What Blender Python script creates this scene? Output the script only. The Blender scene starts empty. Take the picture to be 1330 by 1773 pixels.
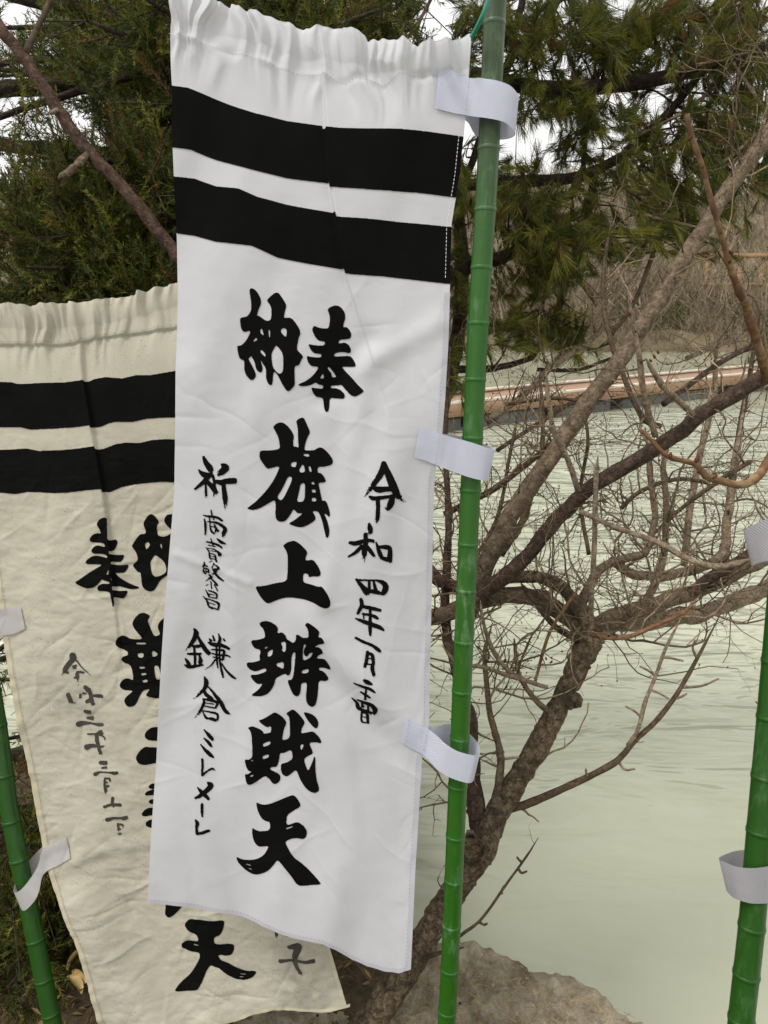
import bpy, bmesh, math, random
import numpy as np
from mathutils import Vector, Matrix

# ------------------------------------------------------------------ camera, sky, sun, exposure
scene = bpy.context.scene
COL = scene.collection
FPX = 1280.0                      # focal length of the photograph in its own pixels (1330 x 1773)
PITCH = math.radians(15.5)
CAM = np.array([0.0, 0.0, 1.55])
cam_d = bpy.data.cameras.new('camera')
cam_d.sensor_fit = 'VERTICAL'; cam_d.sensor_height = 36.0
cam_d.lens = 36.0 * FPX / 1773.0
cam_d.clip_start = 0.05; cam_d.clip_end = 3000
cam_d.dof.use_dof = True; cam_d.dof.focus_distance = 1.3; cam_d.dof.aperture_fstop = 15.0
cam = bpy.data.objects.new('camera', cam_d); COL.objects.link(cam)
cam.location = CAM; cam.rotation_euler = (math.pi/2 - PITCH, 0, 0)
scene.camera = cam

SUN_EL, SUN_ROT = math.radians(58), math.radians(235)
w = bpy.data.worlds.new('World'); scene.world = w; w.use_nodes = True
wn, wl = w.node_tree.nodes, w.node_tree.links
wn.clear()
sky = wn.new('ShaderNodeTexSky'); sky.sky_type = 'NISHITA'; sky.sun_disc = False
sky.sun_elevation = SUN_EL; sky.sun_rotation = SUN_ROT; sky.air_density = 1.0; sky.dust_density = 4.0
hs = wn.new('ShaderNodeHueSaturation'); hs.inputs['Saturation'].default_value = 0.12
mx = wn.new('ShaderNodeMix'); mx.data_type = 'RGBA'; mx.inputs['Factor'].default_value = 0.65
mx.inputs['B'].default_value = (10.2, 10.2, 9.9, 1)          # even white cloud cover
bg = wn.new('ShaderNodeBackground'); bg.inputs['Strength'].default_value = 0.10
wo = wn.new('ShaderNodeOutputWorld')
wl.new(sky.outputs['Color'], hs.inputs['Color']); wl.new(hs.outputs['Color'], mx.inputs['A'])
wl.new(mx.outputs['Result'], bg.inputs['Color']); wl.new(bg.outputs['Background'], wo.inputs['Surface'])

sun_d = bpy.data.lights.new('sun', 'SUN'); sun_d.energy = 1.4; sun_d.angle = math.radians(18)
sun_d.color = (1.0, 0.97, 0.92)
sun = bpy.data.objects.new('sun', sun_d); COL.objects.link(sun)
sun.rotation_euler = (math.radians(32), 0, math.radians(-55))

scene.view_settings.view_transform = 'Standard'; scene.view_settings.look = 'None'
scene.view_settings.exposure = 0.46; scene.view_settings.gamma = 1.0
scene.view_settings.use_curve_mapping = False

# ------------------------------------------------------------------ helpers
rng = np.random.default_rng(7); random.seed(7)
Fv = np.array([0, math.cos(PITCH), -math.sin(PITCH)])
Uv = np.array([0, math.sin(PITCH), math.cos(PITCH)])
Rv = np.array([1.0, 0, 0])
def P(px, py, zc):
    """world point that lies zc metres in front of the standpoint in the direction of photo point (px,py)"""
    px = np.asarray(px, float); py = np.asarray(py, float); zc = np.asarray(zc, float)
    a = ((px-665)/FPX)[..., None]; b = ((886.5-py)/FPX)[..., None]
    return CAM + zc[..., None]*(Fv + a*Rv + b*Uv)
def proj(p):
    d = np.asarray(p) - CAM
    z = d@Fv
    return 665 + FPX*(d@Rv)/z, 886.5 - FPX*(d@Uv)/z, z

def pl(s):
    a = np.array([float(x) for x in s.replace(',', ' ').split()]); return a.reshape(-1, 2)
def vnoise(x, y, seed=0):
    x = np.asarray(x, float); y = np.asarray(y, float)
    xi = np.floor(x).astype(np.int64); yi = np.floor(y).astype(np.int64)
    fx = x-xi; fy = y-yi
    fx = fx*fx*fx*(fx*(fx*6-15)+10); fy = fy*fy*fy*(fy*(fy*6-15)+10)
    def h(i, j):
        n = (i*374761393 + j*668265263 + seed*1274126177) & 0xffffffff
        n = ((n ^ (n >> 13))*1274126177) & 0xffffffff
        n = (n ^ (n >> 16)) & 0xffff
        return n/32767.5 - 1
    a, b, c, d = h(xi, yi), h(xi+1, yi), h(xi, yi+1), h(xi+1, yi+1)
    return (a*(1-fx)+b*fx)*(1-fy) + (c*(1-fx)+d*fx)*fy
def fbm(x, y, seed=0, o=3, g=0.5):
    s = 0; a = 1.0
    for i in range(o):
        s = s + a*vnoise(x*2**i, y*2**i, seed+i*17); a *= g
    return s
def sstep(a, b, x):
    t = np.clip((np.asarray(x, float)-a)/(b-a), 0, 1); return t*t*(3-2*t)

def mesh_np(name, v, tris, mat=None, parent=None, smooth=True, uv=None, attr=None):
    v = np.ascontiguousarray(v, dtype=np.float32); tris = np.ascontiguousarray(tris, dtype=np.int32)
    me = bpy.data.meshes.new(name)
    k = tris.shape[1]
    me.vertices.add(len(v)); me.vertices.foreach_set('co', v.ravel())
    me.loops.add(tris.size); me.loops.foreach_set('vertex_index', tris.ravel())
    me.polygons.add(len(tris))
    me.polygons.foreach_set('loop_start', np.arange(0, tris.size, k, dtype=np.int32))
    me.polygons.foreach_set('loop_total', np.full(len(tris), k, dtype=np.int32))
    if smooth: me.polygons.foreach_set('use_smooth', np.ones(len(tris), dtype=bool))
    if uv is not None:
        l = me.uv_layers.new(name='UVMap')
        l.data.foreach_set('uv', np.asarray(uv, np.float32)[tris.ravel()].ravel())
    if attr is not None:
        for an, av in attr.items():
            at = me.attributes.new(an, 'FLOAT', 'POINT'); at.data.foreach_set('value', np.asarray(av, np.float32))
    me.update(calc_edges=True)
    o = bpy.data.objects.new(name, me); COL.objects.link(o)
    if mat: me.materials.append(mat)
    if parent: o.parent = parent; o.matrix_parent_inverse = parent.matrix_world.inverted()
    return o
def empty(name, loc):
    o = bpy.data.objects.new(name, None); COL.objects.link(o); o.location = [float(c) for c in loc]
    o.empty_display_size = 0.1
    o.matrix_world = Matrix.Translation(o.location)
    return o
def tag(o, label=None, cat=None, group=None, kind=None):
    if label: o['label'] = label
    if cat: o['category'] = cat
    if group: o['group'] = group
    if kind: o['kind'] = kind
    return o
class MB:
    """collects pieces of one part"""
    def __init__(s): s.v = []; s.t = []; s.n = 0; s.uv = []; s.at = []
    def add(s, v, t, uv=None, at=None):
        v = np.asarray(v, float); t = np.asarray(t, int)
        s.v.append(v); s.t.append(t+s.n); s.n += len(v)
        s.uv.append(np.zeros((len(v), 2)) if uv is None else uv)
        s.at.append(np.zeros(len(v)) if at is None else np.broadcast_to(at, (len(v),)))
    def build(s, name, mat, parent=None, smooth=True):
        return mesh_np(name, np.concatenate(s.v), np.concatenate(s.t), mat, parent, smooth,
                       np.concatenate(s.uv), {'tint': np.concatenate(s.at)})
def grid_tris(nr, nc, closed=False):
    r = np.arange(nr-1)[:, None]; c = np.arange(nc if closed else nc-1)[None, :]
    c2 = (c+1) % nc
    a = r*nc+c; b = r*nc+c2; d = (r+1)*nc+c; e = (r+1)*nc+c2
    return np.concatenate([np.stack([a, b, e], -1).reshape(-1, 3), np.stack([a, e, d], -1).reshape(-1, 3)])
def catmull(pts, n):
    pts = np.asarray(pts, float)
    if len(pts) == 2:
        t = np.linspace(0, 1, n)[:, None]; return pts[0]*(1-t)+pts[1]*t
    q = np.vstack([2*pts[0]-pts[1], pts, 2*pts[-1]-pts[-2]])
    m = len(pts)-1
    u = np.linspace(0, m, n); i = np.minimum(u.astype(int), m-1); t = (u-i)[:, None]
    p0, p1, p2, p3 = q[i], q[i+1], q[i+2], q[i+3]
    return 0.5*((2*p1)+(-p0+p2)*t+(2*p0-5*p1+4*p2-p3)*t*t+(-p0+3*p1-3*p2+p3)*t**3)
def tube_geo(c, r, sides=8, bump=0.0, seed=0, cap=True):
    """tube round the polyline c (n,3) with radii r (n)"""
    c = np.asarray(c, float); r = np.asarray(r, float); n = len(c)
    t = np.gradient(c, axis=0); t /= np.linalg.norm(t, axis=1)[:, None]+1e-12
    up = np.array([0.31, 0.87, 0.39]); up /= np.linalg.norm(up)
    a = np.cross(t, up); a /= np.linalg.norm(a, axis=1)[:, None]+1e-9
    b = np.cross(t, a)
    ang = np.arange(sides)*2*math.pi/sides
    rr = r[:, None]*np.ones(sides)
    L = np.concatenate([[0], np.cumsum(np.linalg.norm(np.diff(c, axis=0), axis=1))])
    if bump:
        k = r.mean()+1e-6
        rr = rr*(1+bump*(fbm(np.cos(ang)[None, :]*1.6+seed*3.7, (L/k*0.45)[:, None]+np.sin(ang)[None, :]*1.6, seed, 3)))
    v = c[:, None, :]+rr[..., None]*(np.cos(ang)[None, :, None]*a[:, None, :]+np.sin(ang)[None, :, None]*b[:, None, :])
    v = v.reshape(-1, 3); tr = grid_tris(n, sides, True)
    uv = np.stack([np.tile(np.arange(sides)/sides, n), np.repeat(L, sides)], -1)
    if cap:
        v = np.vstack([v, c[0], c[-1]]); uv = np.vstack([uv, [[0, 0]], [[0, L[-1]]]])
        k0, k1 = len(v)-2, len(v)-1
        i = np.arange(sides); j = (i+1) % sides
        tr = np.vstack([tr, np.stack([np.full(sides, k0), j, i], -1), np.stack([np.full(sides, k1), (n-1)*sides+i, (n-1)*sides+j], -1)])
    return v, tr, uv

# ------------------------------------------------------------------ materials
def new_mat(name):
    m = bpy.data.materials.new(name); m.use_nodes = True
    nt = m.node_tree; b = nt.nodes['Principled BSDF']
    return m, nt, b
def N(nt, typ, **kw):
    n = nt.nodes.new(typ)
    for k, v in kw.items():
        if k in n.inputs: n.inputs[k].default_value = v
        else: setattr(n, k, v)
    return n
def noise_tex(nt, scale, detail=4, rough=0.55, coord='Object', vec=None, dist=0.0):
    n = N(nt, 'ShaderNodeTexNoise', Scale=scale, Detail=detail, Roughness=rough, Distortion=dist)
    if vec is None:
        tc = N(nt, 'ShaderNodeTexCoord'); vec = tc.outputs[coord]
    nt.links.new(vec, n.inputs['Vector']); return n
def ramp(nt, fac, stops):
    r = N(nt, 'ShaderNodeValToRGB'); e = r.color_ramp.elements
    while len(e) < len(stops): e.new(0.5)
    for i, (p, c) in enumerate(stops):
        e[i].position = p; e[i].color = (c[0], c[1], c[2], 1)
    nt.links.new(fac, r.inputs['Fac']); return r
def bump(nt, b, h, strength=0.4, dist=0.01):
    n = N(nt, 'ShaderNodeBump', Strength=strength, Distance=dist)
    nt.links.new(h, n.inputs['Height']); nt.links.new(n.outputs['Normal'], b.inputs['Normal']); return n
def mixc(nt, a, b, fac, mode='MIX'):
    m = N(nt, 'ShaderNodeMix', data_type='RGBA', blend_type=mode)
    for k, v in (('A', a), ('B', b), ('Factor', fac)):
        s = [i for i in m.inputs if i.name == k and (i.type == ('VALUE' if k == 'Factor' else 'RGBA'))][0]
        if isinstance(v, (int, float)): s.default_value = v
        elif isinstance(v, tuple): s.default_value = (*v, 1)
        else: nt.links.new(v, s)
    return [o for o in m.outputs if o.type == 'RGBA'][0]

def cloth_mat(name, base, dark, speck=0.0, trans=0.22, stain=False):
    m, nt, b = new_mat(name)
    tc = N(nt, 'ShaderNodeTexCoord')
    n1 = noise_tex(nt, 9, 5, 0.6, vec=tc.outputs['Object'])
    col = ramp(nt, n1.outputs['Fac'], [(0.3, dark), (0.62, base)]).outputs['Color']
    if speck:
        n2 = noise_tex(nt, 420, 2, 0.6, vec=tc.outputs['Object'])
        n3 = noise_tex(nt, 22, 3, 0.6, vec=tc.outputs['Object'])
        r2 = ramp(nt, n2.outputs['Fac'], [(0.60, (0, 0, 0)), (0.70, (1, 1, 1))])
        r3 = ramp(nt, n3.outputs['Fac'], [(0.40, (0, 0, 0)), (0.65, (1, 1, 1))])
        f = N(nt, 'ShaderNodeMath', operation='MULTIPLY'); nt.links.new(r2.outputs['Color'], f.inputs[0]); nt.links.new(r3.outputs['Color'], f.inputs[1])
        f2 = N(nt, 'ShaderNodeMath', operation='MULTIPLY'); nt.links.new(f.outputs[0], f2.inputs[0]); f2.inputs[1].default_value = speck
        col = mixc(nt, col, (0.10, 0.085, 0.06), f2.outputs[0])
    if stain:
        at = N(nt, 'ShaderNodeAttribute', attribute_name='tint')
        col = mixc(nt, col, (0.13, 0.125, 0.11), at.outputs['Fac'])
    nt.links.new(col, b.inputs['Base Color'])
    b.inputs['Roughness'].default_value = 0.85; b.inputs['Specular IOR Level'].default_value = 0.2
    b.inputs['Sheen Weight'].default_value = 0.15; b.inputs['Sheen Roughness'].default_value = 0.5
    # weave
    mp = N(nt, 'ShaderNodeMapping'); nt.links.new(tc.outputs['UV'], mp.inputs['Vector'])
    wv = noise_tex(nt, 1.0, 2, 0.5, vec=mp.outputs['Vector']); mp.inputs['Scale'].default_value = (340, 1300, 1)
    bump(nt, b, wv.outputs['Fac'], 0.10, 0.0008)
    tr = N(nt, 'ShaderNodeBsdfTranslucent'); nt.links.new(col, tr.inputs['Color'])
    mxs = N(nt, 'ShaderNodeMixShader'); mxs.inputs[0].default_value = trans
    nt.links.new(b.outputs[0], mxs.inputs[1]); nt.links.new(tr.outputs[0], mxs.inputs[2])
    nt.links.new(mxs.outputs[0], nt.nodes['Material Output'].inputs['Surface'])
    return m
M = {}
M['white'] = cloth_mat('white_cotton', (0.635, 0.635, 0.66), (0.61, 0.61, 0.635))
M['cream'] = cloth_mat('cream_cotton', (0.555, 0.52, 0.42), (0.485, 0.45, 0.355), speck=0.85, trans=0.2, stain=True)
M['hem'] = cloth_mat('white_hem', (0.56, 0.56, 0.605), (0.53, 0.53, 0.57))
M['cream_hem'] = cloth_mat('cream_hem', (0.60, 0.55, 0.41), (0.52, 0.47, 0.34))
def ink_mat(name, c):
    m, nt, b = new_mat(name)
    n = noise_tex(nt, 14, 4); r = ramp(nt, n.outputs['Fac'], [(0.3, tuple(x*0.8 for x in c)), (0.7, tuple(x*1.25 for x in c))])
    nt.links.new(r.outputs['Color'], b.inputs['Base Color'])
    b.inputs['Roughness'].default_value = 0.9; b.inputs['Specular IOR Level'].default_value = 0.06
    n2 = noise_tex(nt, 900, 2); bump(nt, b, n2.outputs['Fac'], 0.15, 0.0006)
    return m
M['ink'] = ink_mat('black_print', (0.0040, 0.0040, 0.0038))
M['brush_ink'] = ink_mat('brushed_black_ink', (0.0050, 0.0044, 0.0044))
M['faded_ink'] = ink_mat('faded_brush_ink', (0.05, 0.045, 0.04))

def tape_mat(name, c0, c1):
    m, nt, b = new_mat(name)
    tc = N(nt, 'ShaderNodeTexCoord'); sp = N(nt, 'ShaderNodeSeparateXYZ'); nt.links.new(tc.outputs['UV'], sp.inputs[0])
    pp = N(nt, 'ShaderNodeMath', operation='PINGPONG'); nt.links.new(sp.outputs['Y'], pp.inputs[0]); pp.inputs[1].default_value = 0.25
    ml = N(nt, 'ShaderNodeMath', operation='MULTIPLY_ADD'); nt.links.new(pp.outputs[0], ml.inputs[0]); ml.inputs[1].default_value = 0.05; nt.links.new(sp.outputs['X'], ml.inputs[2])
    s = N(nt, 'ShaderNodeMath', operation='MULTIPLY'); nt.links.new(ml.outputs[0], s.inputs[0]); s.inputs[1].default_value = 2*math.pi/0.0036
    si = N(nt, 'ShaderNodeMath', operation='SINE'); nt.links.new(s.outputs[0], si.inputs[0])
    r = ramp(nt, si.outputs[0], [(0.0, c1), (0.55, c0)])
    n1 = noise_tex(nt, 60, 4); c = mixc(nt, r.outputs['Color'], c1, n1.outputs['Fac'])
    nt.links.new(mixc(nt, r.outputs['Color'], c, 0.5), b.inputs['Base Color'])
    b.inputs['Roughness'].default_value = 0.8; b.inputs['Specular IOR Level'].default_value = 0.25
    bump(nt, b, si.outputs[0], 0.35, 0.0008)
    tr = N(nt, 'ShaderNodeBsdfTranslucent', Color=(*c0, 1)); ms = N(nt, 'ShaderNodeMixShader'); ms.inputs[0].default_value = 0.2
    nt.links.new(b.outputs[0], ms.inputs[1]); nt.links.new(tr.outputs[0], ms.inputs[2]); nt.links.new(ms.outputs[0], nt.nodes['Material Output'].inputs['Surface'])
    return m
M['tape'] = tape_mat('white_twill_tape', (0.74, 0.75, 0.86), (0.53, 0.54, 0.65))
M['shaded_tape'] = tape_mat('shaded_twill_tape', (0.48, 0.47, 0.49), (0.30, 0.29, 0.31))  # same white tape facing away from the light, its shade put into the colour
M['worn_tape'] = tape_mat('worn_twill_tape', (0.58, 0.56, 0.55), (0.46, 0.44, 0.43))

def pole_mat(name, c, dull, zlo, zhi, pale):
    m, nt, b = new_mat(name)
    tc = N(nt, 'ShaderNodeTexCoord')
    g = N(nt, 'ShaderNodeNewGeometry'); sp = N(nt, 'ShaderNodeSeparateXYZ'); nt.links.new(g.outputs['Position'], sp.inputs[0])
    mr = N(nt, 'ShaderNodeMapRange'); nt.links.new(sp.outputs['Z'], mr.inputs['Value']); mr.inputs['From Min'].default_value = zlo; mr.inputs['From Max'].default_value = zhi
    col = mixc(nt, c, dull, mr.outputs[0])
    mp = N(nt, 'ShaderNodeMapping'); nt.links.new(tc.outputs['Object'], mp.inputs['Vector']); mp.inputs['Scale'].default_value = (1, 1, 0.25)
    n1 = noise_tex(nt, 70, 6, 0.7, vec=mp.outputs['Vector']); r1 = ramp(nt, n1.outputs['Fac'], [(0.50, (0, 0, 0)), (0.74, (1, 1, 1))])
    f = N(nt, 'ShaderNodeMath', operation='MULTIPLY'); nt.links.new(r1.outputs['Color'], f.inputs[0]); f.inputs[1].default_value = 0.75
    n3 = noise_tex(nt, 7, 3, vec=tc.outputs['Object']); r3 = ramp(nt, n3.outputs['Fac'], [(0.42, (0, 0, 0)), (0.6, (1, 1, 1))])
    f2 = N(nt, 'ShaderNodeMath', operation='MULTIPLY'); nt.links.new(f.outputs[0], f2.inputs[0]); nt.links.new(r3.outputs['Color'], f2.inputs[1])
    nt.links.new(mixc(nt, col, pale, f2.outputs[0]), b.inputs['Base Color'])
    n2 = noise_tex(nt, 40, 4, vec=mp.outputs['Vector']); r2 = ramp(nt, n2.outputs['Fac'], [(0.3, (0.30,)*3), (0.7, (0.5,)*3)])
    nt.links.new(r2.outputs['Color'], b.inputs['Roughness']); b.inputs['Specular IOR Level'].default_value = 0.4
    return m
M['pole'] = pole_mat('green_plastic_bamboo', (0.019, 0.098, 0.005), (0.036, 0.064, 0.024), 1.60, 1.84, (0.16, 0.28, 0.15))
M['pole_dark'] = pole_mat('deep_green_plastic_bamboo', (0.012, 0.066, 0.003), (0.018, 0.062, 0.005), 1.4, 2.4, (0.07, 0.17, 0.05))
M['pole_ring'] = pole_mat('scuffed_pole_ring', (0.022, 0.115, 0.014), (0.065, 0.10, 0.055), 1.60, 1.84, (0.26, 0.36, 0.24))

def bark_mat(name, c0, c1, c2, scale, strength, dist, spots=None, tint=False, flaky=0.0):
    m, nt, b = new_mat(name)
    tc = N(nt, 'ShaderNodeTexCoord')
    n1 = noise_tex(nt, scale, 9, 0.68, vec=tc.outputs['Object'], dist=0.6)
    n4 = noise_tex(nt, scale*4.5, 4, 0.6, vec=tc.outputs['Object'])
    hsum = N(nt, 'ShaderNodeMath', operation='MULTIPLY_ADD'); nt.links.new(n4.outputs['Fac'], hsum.inputs[0]); hsum.inputs[1].default_value = 0.35; nt.links.new(n1.outputs['Fac'], hsum.inputs[2])
    h = hsum.outputs[0]
    if flaky:
        wd = N(nt, 'ShaderNodeVectorMath', operation='MULTIPLY_ADD'); nt.links.new(n1.outputs['Color'], wd.inputs[0]); wd.inputs[1].default_value = (.06, .06, .06); nt.links.new(tc.outputs['Object'], wd.inputs[2])
        vo = N(nt, 'ShaderNodeTexVoronoi', feature='DISTANCE_TO_EDGE', Scale=scale*0.55); nt.links.new(wd.outputs[0], vo.inputs['Vector'])
        rv = ramp(nt, vo.outputs['Distance'], [(0.0, (0, 0, 0)), (0.10, (.8, .8, .8)), (0.5, (1, 1, 1))])
        mm = N(nt, 'ShaderNodeMath', operation='MULTIPLY_ADD'); nt.links.new(rv.outputs['Color'], mm.inputs[0]); mm.inputs[1].default_value = flaky; nt.links.new(h, mm.inputs[2]); h = mm.outputs[0]
        hn = N(nt, 'ShaderNodeMath', operation='MULTIPLY'); nt.links.new(h, hn.inputs[0]); hn.inputs[1].default_value = 1/(1.17+flaky*.8)*.85
    else:
        hn = N(nt, 'ShaderNodeMath', operation='MULTIPLY'); nt.links.new(h, hn.inputs[0]); hn.inputs[1].default_value = 0.74
    col = ramp(nt, hn.outputs[0], [(0.34, c0), (0.50, c1), (0.68, c2)]).outputs['Color']
    n2 = noise_tex(nt, scale*0.2, 4, vec=tc.outputs['Object']); r2 = ramp(nt, n2.outputs['Fac'], [(0.3, (.55, .55, .55)), (0.7, (1.15, 1.12, 1.05))])
    col = mixc(nt, col, r2.outputs['Color'], 1.0, 'MULTIPLY')
    if tint:
        at = N(nt, 'ShaderNodeAttribute', attribute_name='tint')
        rt = ramp(nt, at.outputs['Fac'], [(0, (.55, .5, .45)), (.55, (1, .97, .93)), (1, (2.0, 1.95, 1.8))]); col = mixc(nt, col, rt.outputs['Color'], 1.0, 'MULTIPLY')
    if spots:
        v = N(nt, 'ShaderNodeTexVoronoi', Scale=scale*2.6); nt.links.new(tc.outputs['Object'], v.inputs['Vector'])
        rr = ramp(nt, v.outputs['Distance'], [(0.10, (1, 1, 1)), (0.24, (0, 0, 0))])
        nk = noise_tex(nt, scale*0.8, 3, vec=tc.outputs['Object']); rk = ramp(nt, nk.outputs['Fac'], [(0.45, (0, 0, 0)), (0.6, (1, 1, 1))])
        f = N(nt, 'ShaderNodeMath', operation='MULTIPLY'); nt.links.new(rr.outputs['Color'], f.inputs[0]); nt.links.new(rk.outputs['Color'], f.inputs[1])
        col = mixc(nt, col, spots, f.outputs[0])
    nt.links.new(col, b.inputs['Base Color']); b.inputs['Roughness'].default_value = 0.85
    b.inputs['Specular IOR Level'].default_value = 0.25
    bump(nt, b, h, strength, dist)
    return m
M['bark'] = bark_mat('flaky_plum_bark', (0.030, 0.020, 0.011), (0.141, 0.103, 0.067), (0.367, 0.283, 0.192), 75, 0.9, 0.009, flaky=0.16)
M['limb'] = bark_mat('plum_limb_bark', (0.047, 0.032, 0.021), (0.162, 0.118, 0.078), (0.359, 0.282, 0.205), 70, 0.8, 0.010, spots=(0.27, 0.22, 0.16))
M['dark_limb'] = bark_mat('dark_plum_bark', (0.022, 0.013, 0.009), (0.075, 0.048, 0.035), (0.188, 0.131, 0.100), 70, 0.8, 0.009, spots=(0.20, 0.15, 0.11))
M['red_limb'] = bark_mat('reddish_cherry_bark', (0.021, 0.010, 0.007), (0.073, 0.040, 0.027), (0.166, 0.109, 0.083), 75, 0.7, 0.007, spots=(0.26, 0.20, 0.15))
M['twig'] = bark_mat('grey_twig_bark', (0.065, 0.045, 0.029), (0.167, 0.128, 0.087), (0.319, 0.261, 0.189), 90, 0.5, 0.003, tint=True)
M['pale_twig'] = bark_mat('pale_twig_bark', (0.081, 0.052, 0.032), (0.241, 0.184, 0.127), (0.483, 0.414, 0.310), 110, 0.8, 0.004)
M['red_twig'] = bark_mat('red_brown_shoot', (0.080, 0.030, 0.018), (0.190, 0.105, 0.055), (0.38, 0.30, 0.17), 22, 0.4, 0.002)
M['bud'] = bark_mat('red_bud', (0.05, 0.013, 0.010), (0.12, 0.036, 0.022), (0.22, 0.09, 0.05), 300, 0.4, 0.001)
M['conifer_bark'] = bark_mat('juniper_bark', (0.012, 0.008, 0.006), (0.045, 0.030, 0.022), (0.11, 0.08, 0.06), 40, 0.9, 0.012)

def leaf_mat(name, c0, c1, c2, trans=0.3):
    m, nt, b = new_mat(name)
    at = N(nt, 'ShaderNodeAttribute', attribute_name='tint')
    col = ramp(nt, at.outputs['Fac'], [(0.0, c0), (0.45, c1), (0.90, c2), (0.96, (0.16, 0.085, 0.03))]).outputs['Color']
    nt.links.new(col, b.inputs['Base Color']); b.inputs['Roughness'].default_value = 0.55; b.inputs['Specular IOR Level'].default_value = 0.3
    tr = N(nt, 'ShaderNodeBsdfTranslucent'); nt.links.new(col, tr.inputs['Color'])
    ms = N(nt, 'ShaderNodeMixShader'); ms.inputs[0].default_value = trans
    nt.links.new(b.outputs[0], ms.inputs[1]); nt.links.new(tr.outputs[0], ms.inputs[2]); nt.links.new(ms.outputs[0], nt.nodes['Material Output'].inputs['Surface'])
    return m
M['needle'] = leaf_mat('conifer_needles', (0.022, 0.034, 0.008), (0.082, 0.098, 0.014), (0.25, 0.235, 0.036))
M['tuft'] = leaf_mat('juniper_tufts', (0.036, 0.050, 0.010), (0.092, 0.104, 0.015), (0.22, 0.205, 0.030), 0.38)
# ------------------------------------------------------------------ the setting: pond, banks, hillside
WZ = -0.55
def on_z(px, py, z):
    px = np.asarray(px, float); py = np.asarray(py, float)
    D = Fv+((px-665)/FPX)[..., None]*Rv+((886.5-py)/FPX)[..., None]*Uv
    return CAM+D*((z-CAM[2])/D[..., 2])[..., None]
# water
m, nt, b = new_mat('murky_pond_water'); M['water'] = m
tc = N(nt, 'ShaderNodeTexCoord')
n0 = noise_tex(nt, 0.55, 5, 0.6, vec=tc.outputs['Object'])
r0 = ramp(nt, n0.outputs['Fac'], [(0.35, (0.415, 0.43, 0.315)), (0.65, (0.46, 0.47, 0.355))]); nt.links.new(r0.outputs['Color'], b.inputs['Base Color'])
b.inputs['Roughness'].default_value = 0.06; b.inputs['IOR'].default_value = 1.333
mp = N(nt, 'ShaderNodeMapping'); nt.links.new(tc.outputs['Object'], mp.inputs['Vector']); mp.inputs['Rotation'].default_value = (0, 0, math.radians(-14)); mp.inputs['Scale'].default_value = (1.2, 4.0, 1)
w1 = noise_tex(nt, 1.0, 3, 0.5, vec=mp.outputs['Vector'], dist=0.5)
mp2 = N(nt, 'ShaderNodeMapping'); nt.links.new(tc.outputs['Object'], mp2.inputs['Vector']); mp2.inputs['Rotation'].default_value = (0, 0, math.radians(18)); mp2.inputs['Scale'].default_value = (3, 8, 1)
w2 = noise_tex(nt, 1.0, 2, 0.5, vec=mp2.outputs['Vector'])
ad = N(nt, 'ShaderNodeMath', operation='MULTIPLY_ADD'); nt.links.new(w2.outputs['Fac'], ad.inputs[0]); ad.inputs[1].default_value = 0.3; nt.links.new(w1.outputs['Fac'], ad.inputs[2])
# the sheltered water by the bank is calmer than the open pond
sp = N(nt, 'ShaderNodeSeparateXYZ'); nt.links.new(tc.outputs['Object'], sp.inputs[0])
mr = N(nt, 'ShaderNodeMapRange'); nt.links.new(sp.outputs['Y'], mr.inputs['Value'])
for k, val in (('From Min', 2.2), ('From Max', 6.0), ('To Min', 0.10), ('To Max', 1.0)): mr.inputs[k].default_value = val
mr2 = N(nt, 'ShaderNodeMapRange'); nt.links.new(sp.outputs['Y'], mr2.inputs['Value'])     # and so is the lee behind the dock
for k, val in (('From Min', 11.5), ('From Max', 16.5), ('To Min', 1.0), ('To Max', 0.02)): mr2.inputs[k].default_value = val
mm = N(nt, 'ShaderNodeMath', operation='MULTIPLY'); nt.links.new(mr.outputs[0], mm.inputs[0]); nt.links.new(mr2.outputs[0], mm.inputs[1])
hm = N(nt, 'ShaderNodeMath', operation='MULTIPLY'); nt.links.new(ad.outputs[0], hm.inputs[0]); nt.links.new(mm.outputs[0], hm.inputs[1])
bump(nt, b, hm.outputs[0], 1.0, 0.32)
xs = np.array([-260, -40, -8, -2, 0, 2, 4, 8, 20, 60, 260.]); ys = np.array([-12, -4, 0, 2, 4, 6, 9, 14, 20, 30, 60, 200.])
X, Y = np.meshgrid(xs, ys)
o = mesh_np('pond_water', np.stack([X, Y, np.full_like(X, WZ)], -1).reshape(-1, 3), grid_tris(len(ys), len(xs)), M['water']); o['kind'] = 'structure'

# bank the banners stand on
m, nt, b = new_mat('leafy_bank_soil'); M['soil'] = m
n1 = noise_tex(nt, 30, 8, 0.7); r1 = ramp(nt, n1.outputs['Fac'], [(0.3, (0.030, 0.020, 0.010)), (0.5, (0.075, 0.050, 0.024)), (0.7, (0.15, 0.105, 0.05))])
nt.links.new(r1.outputs['Color'], b.inputs['Base Color']); b.inputs['Roughness'].default_value = 0.95; bump(nt, b, n1.outputs['Fac'], 0.8, 0.02)
EX = [-8, -1.5, -.9, -.25, -.1, 0.02, .06, .12, .3, .44, .8, 1.2, 2, 5]; EY = [2.5, 2.55, 2.9, 3.2, 3.15, 2.5, 1.8, 1.52, 1.34, 1.22, .92, .4, -.8, -3]
xs = np.arange(-7, 4.5, .045); ys = np.arange(-4, 4.2, .045); X, Y = np.meshgrid(xs, ys)
edge = np.interp(X, EX, EY)+.05*vnoise(X*4, Y*4, 3)-.05
z = -.02+.03*fbm(X*2.2, Y*2.2, 8, 3)+.012*fbm(X*14, Y*14, 9, 3)
dd = Y-edge
z = z-sstep(-.12, .30, dd)*1.6-.05*sstep(-.5, 0, dd)
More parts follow.
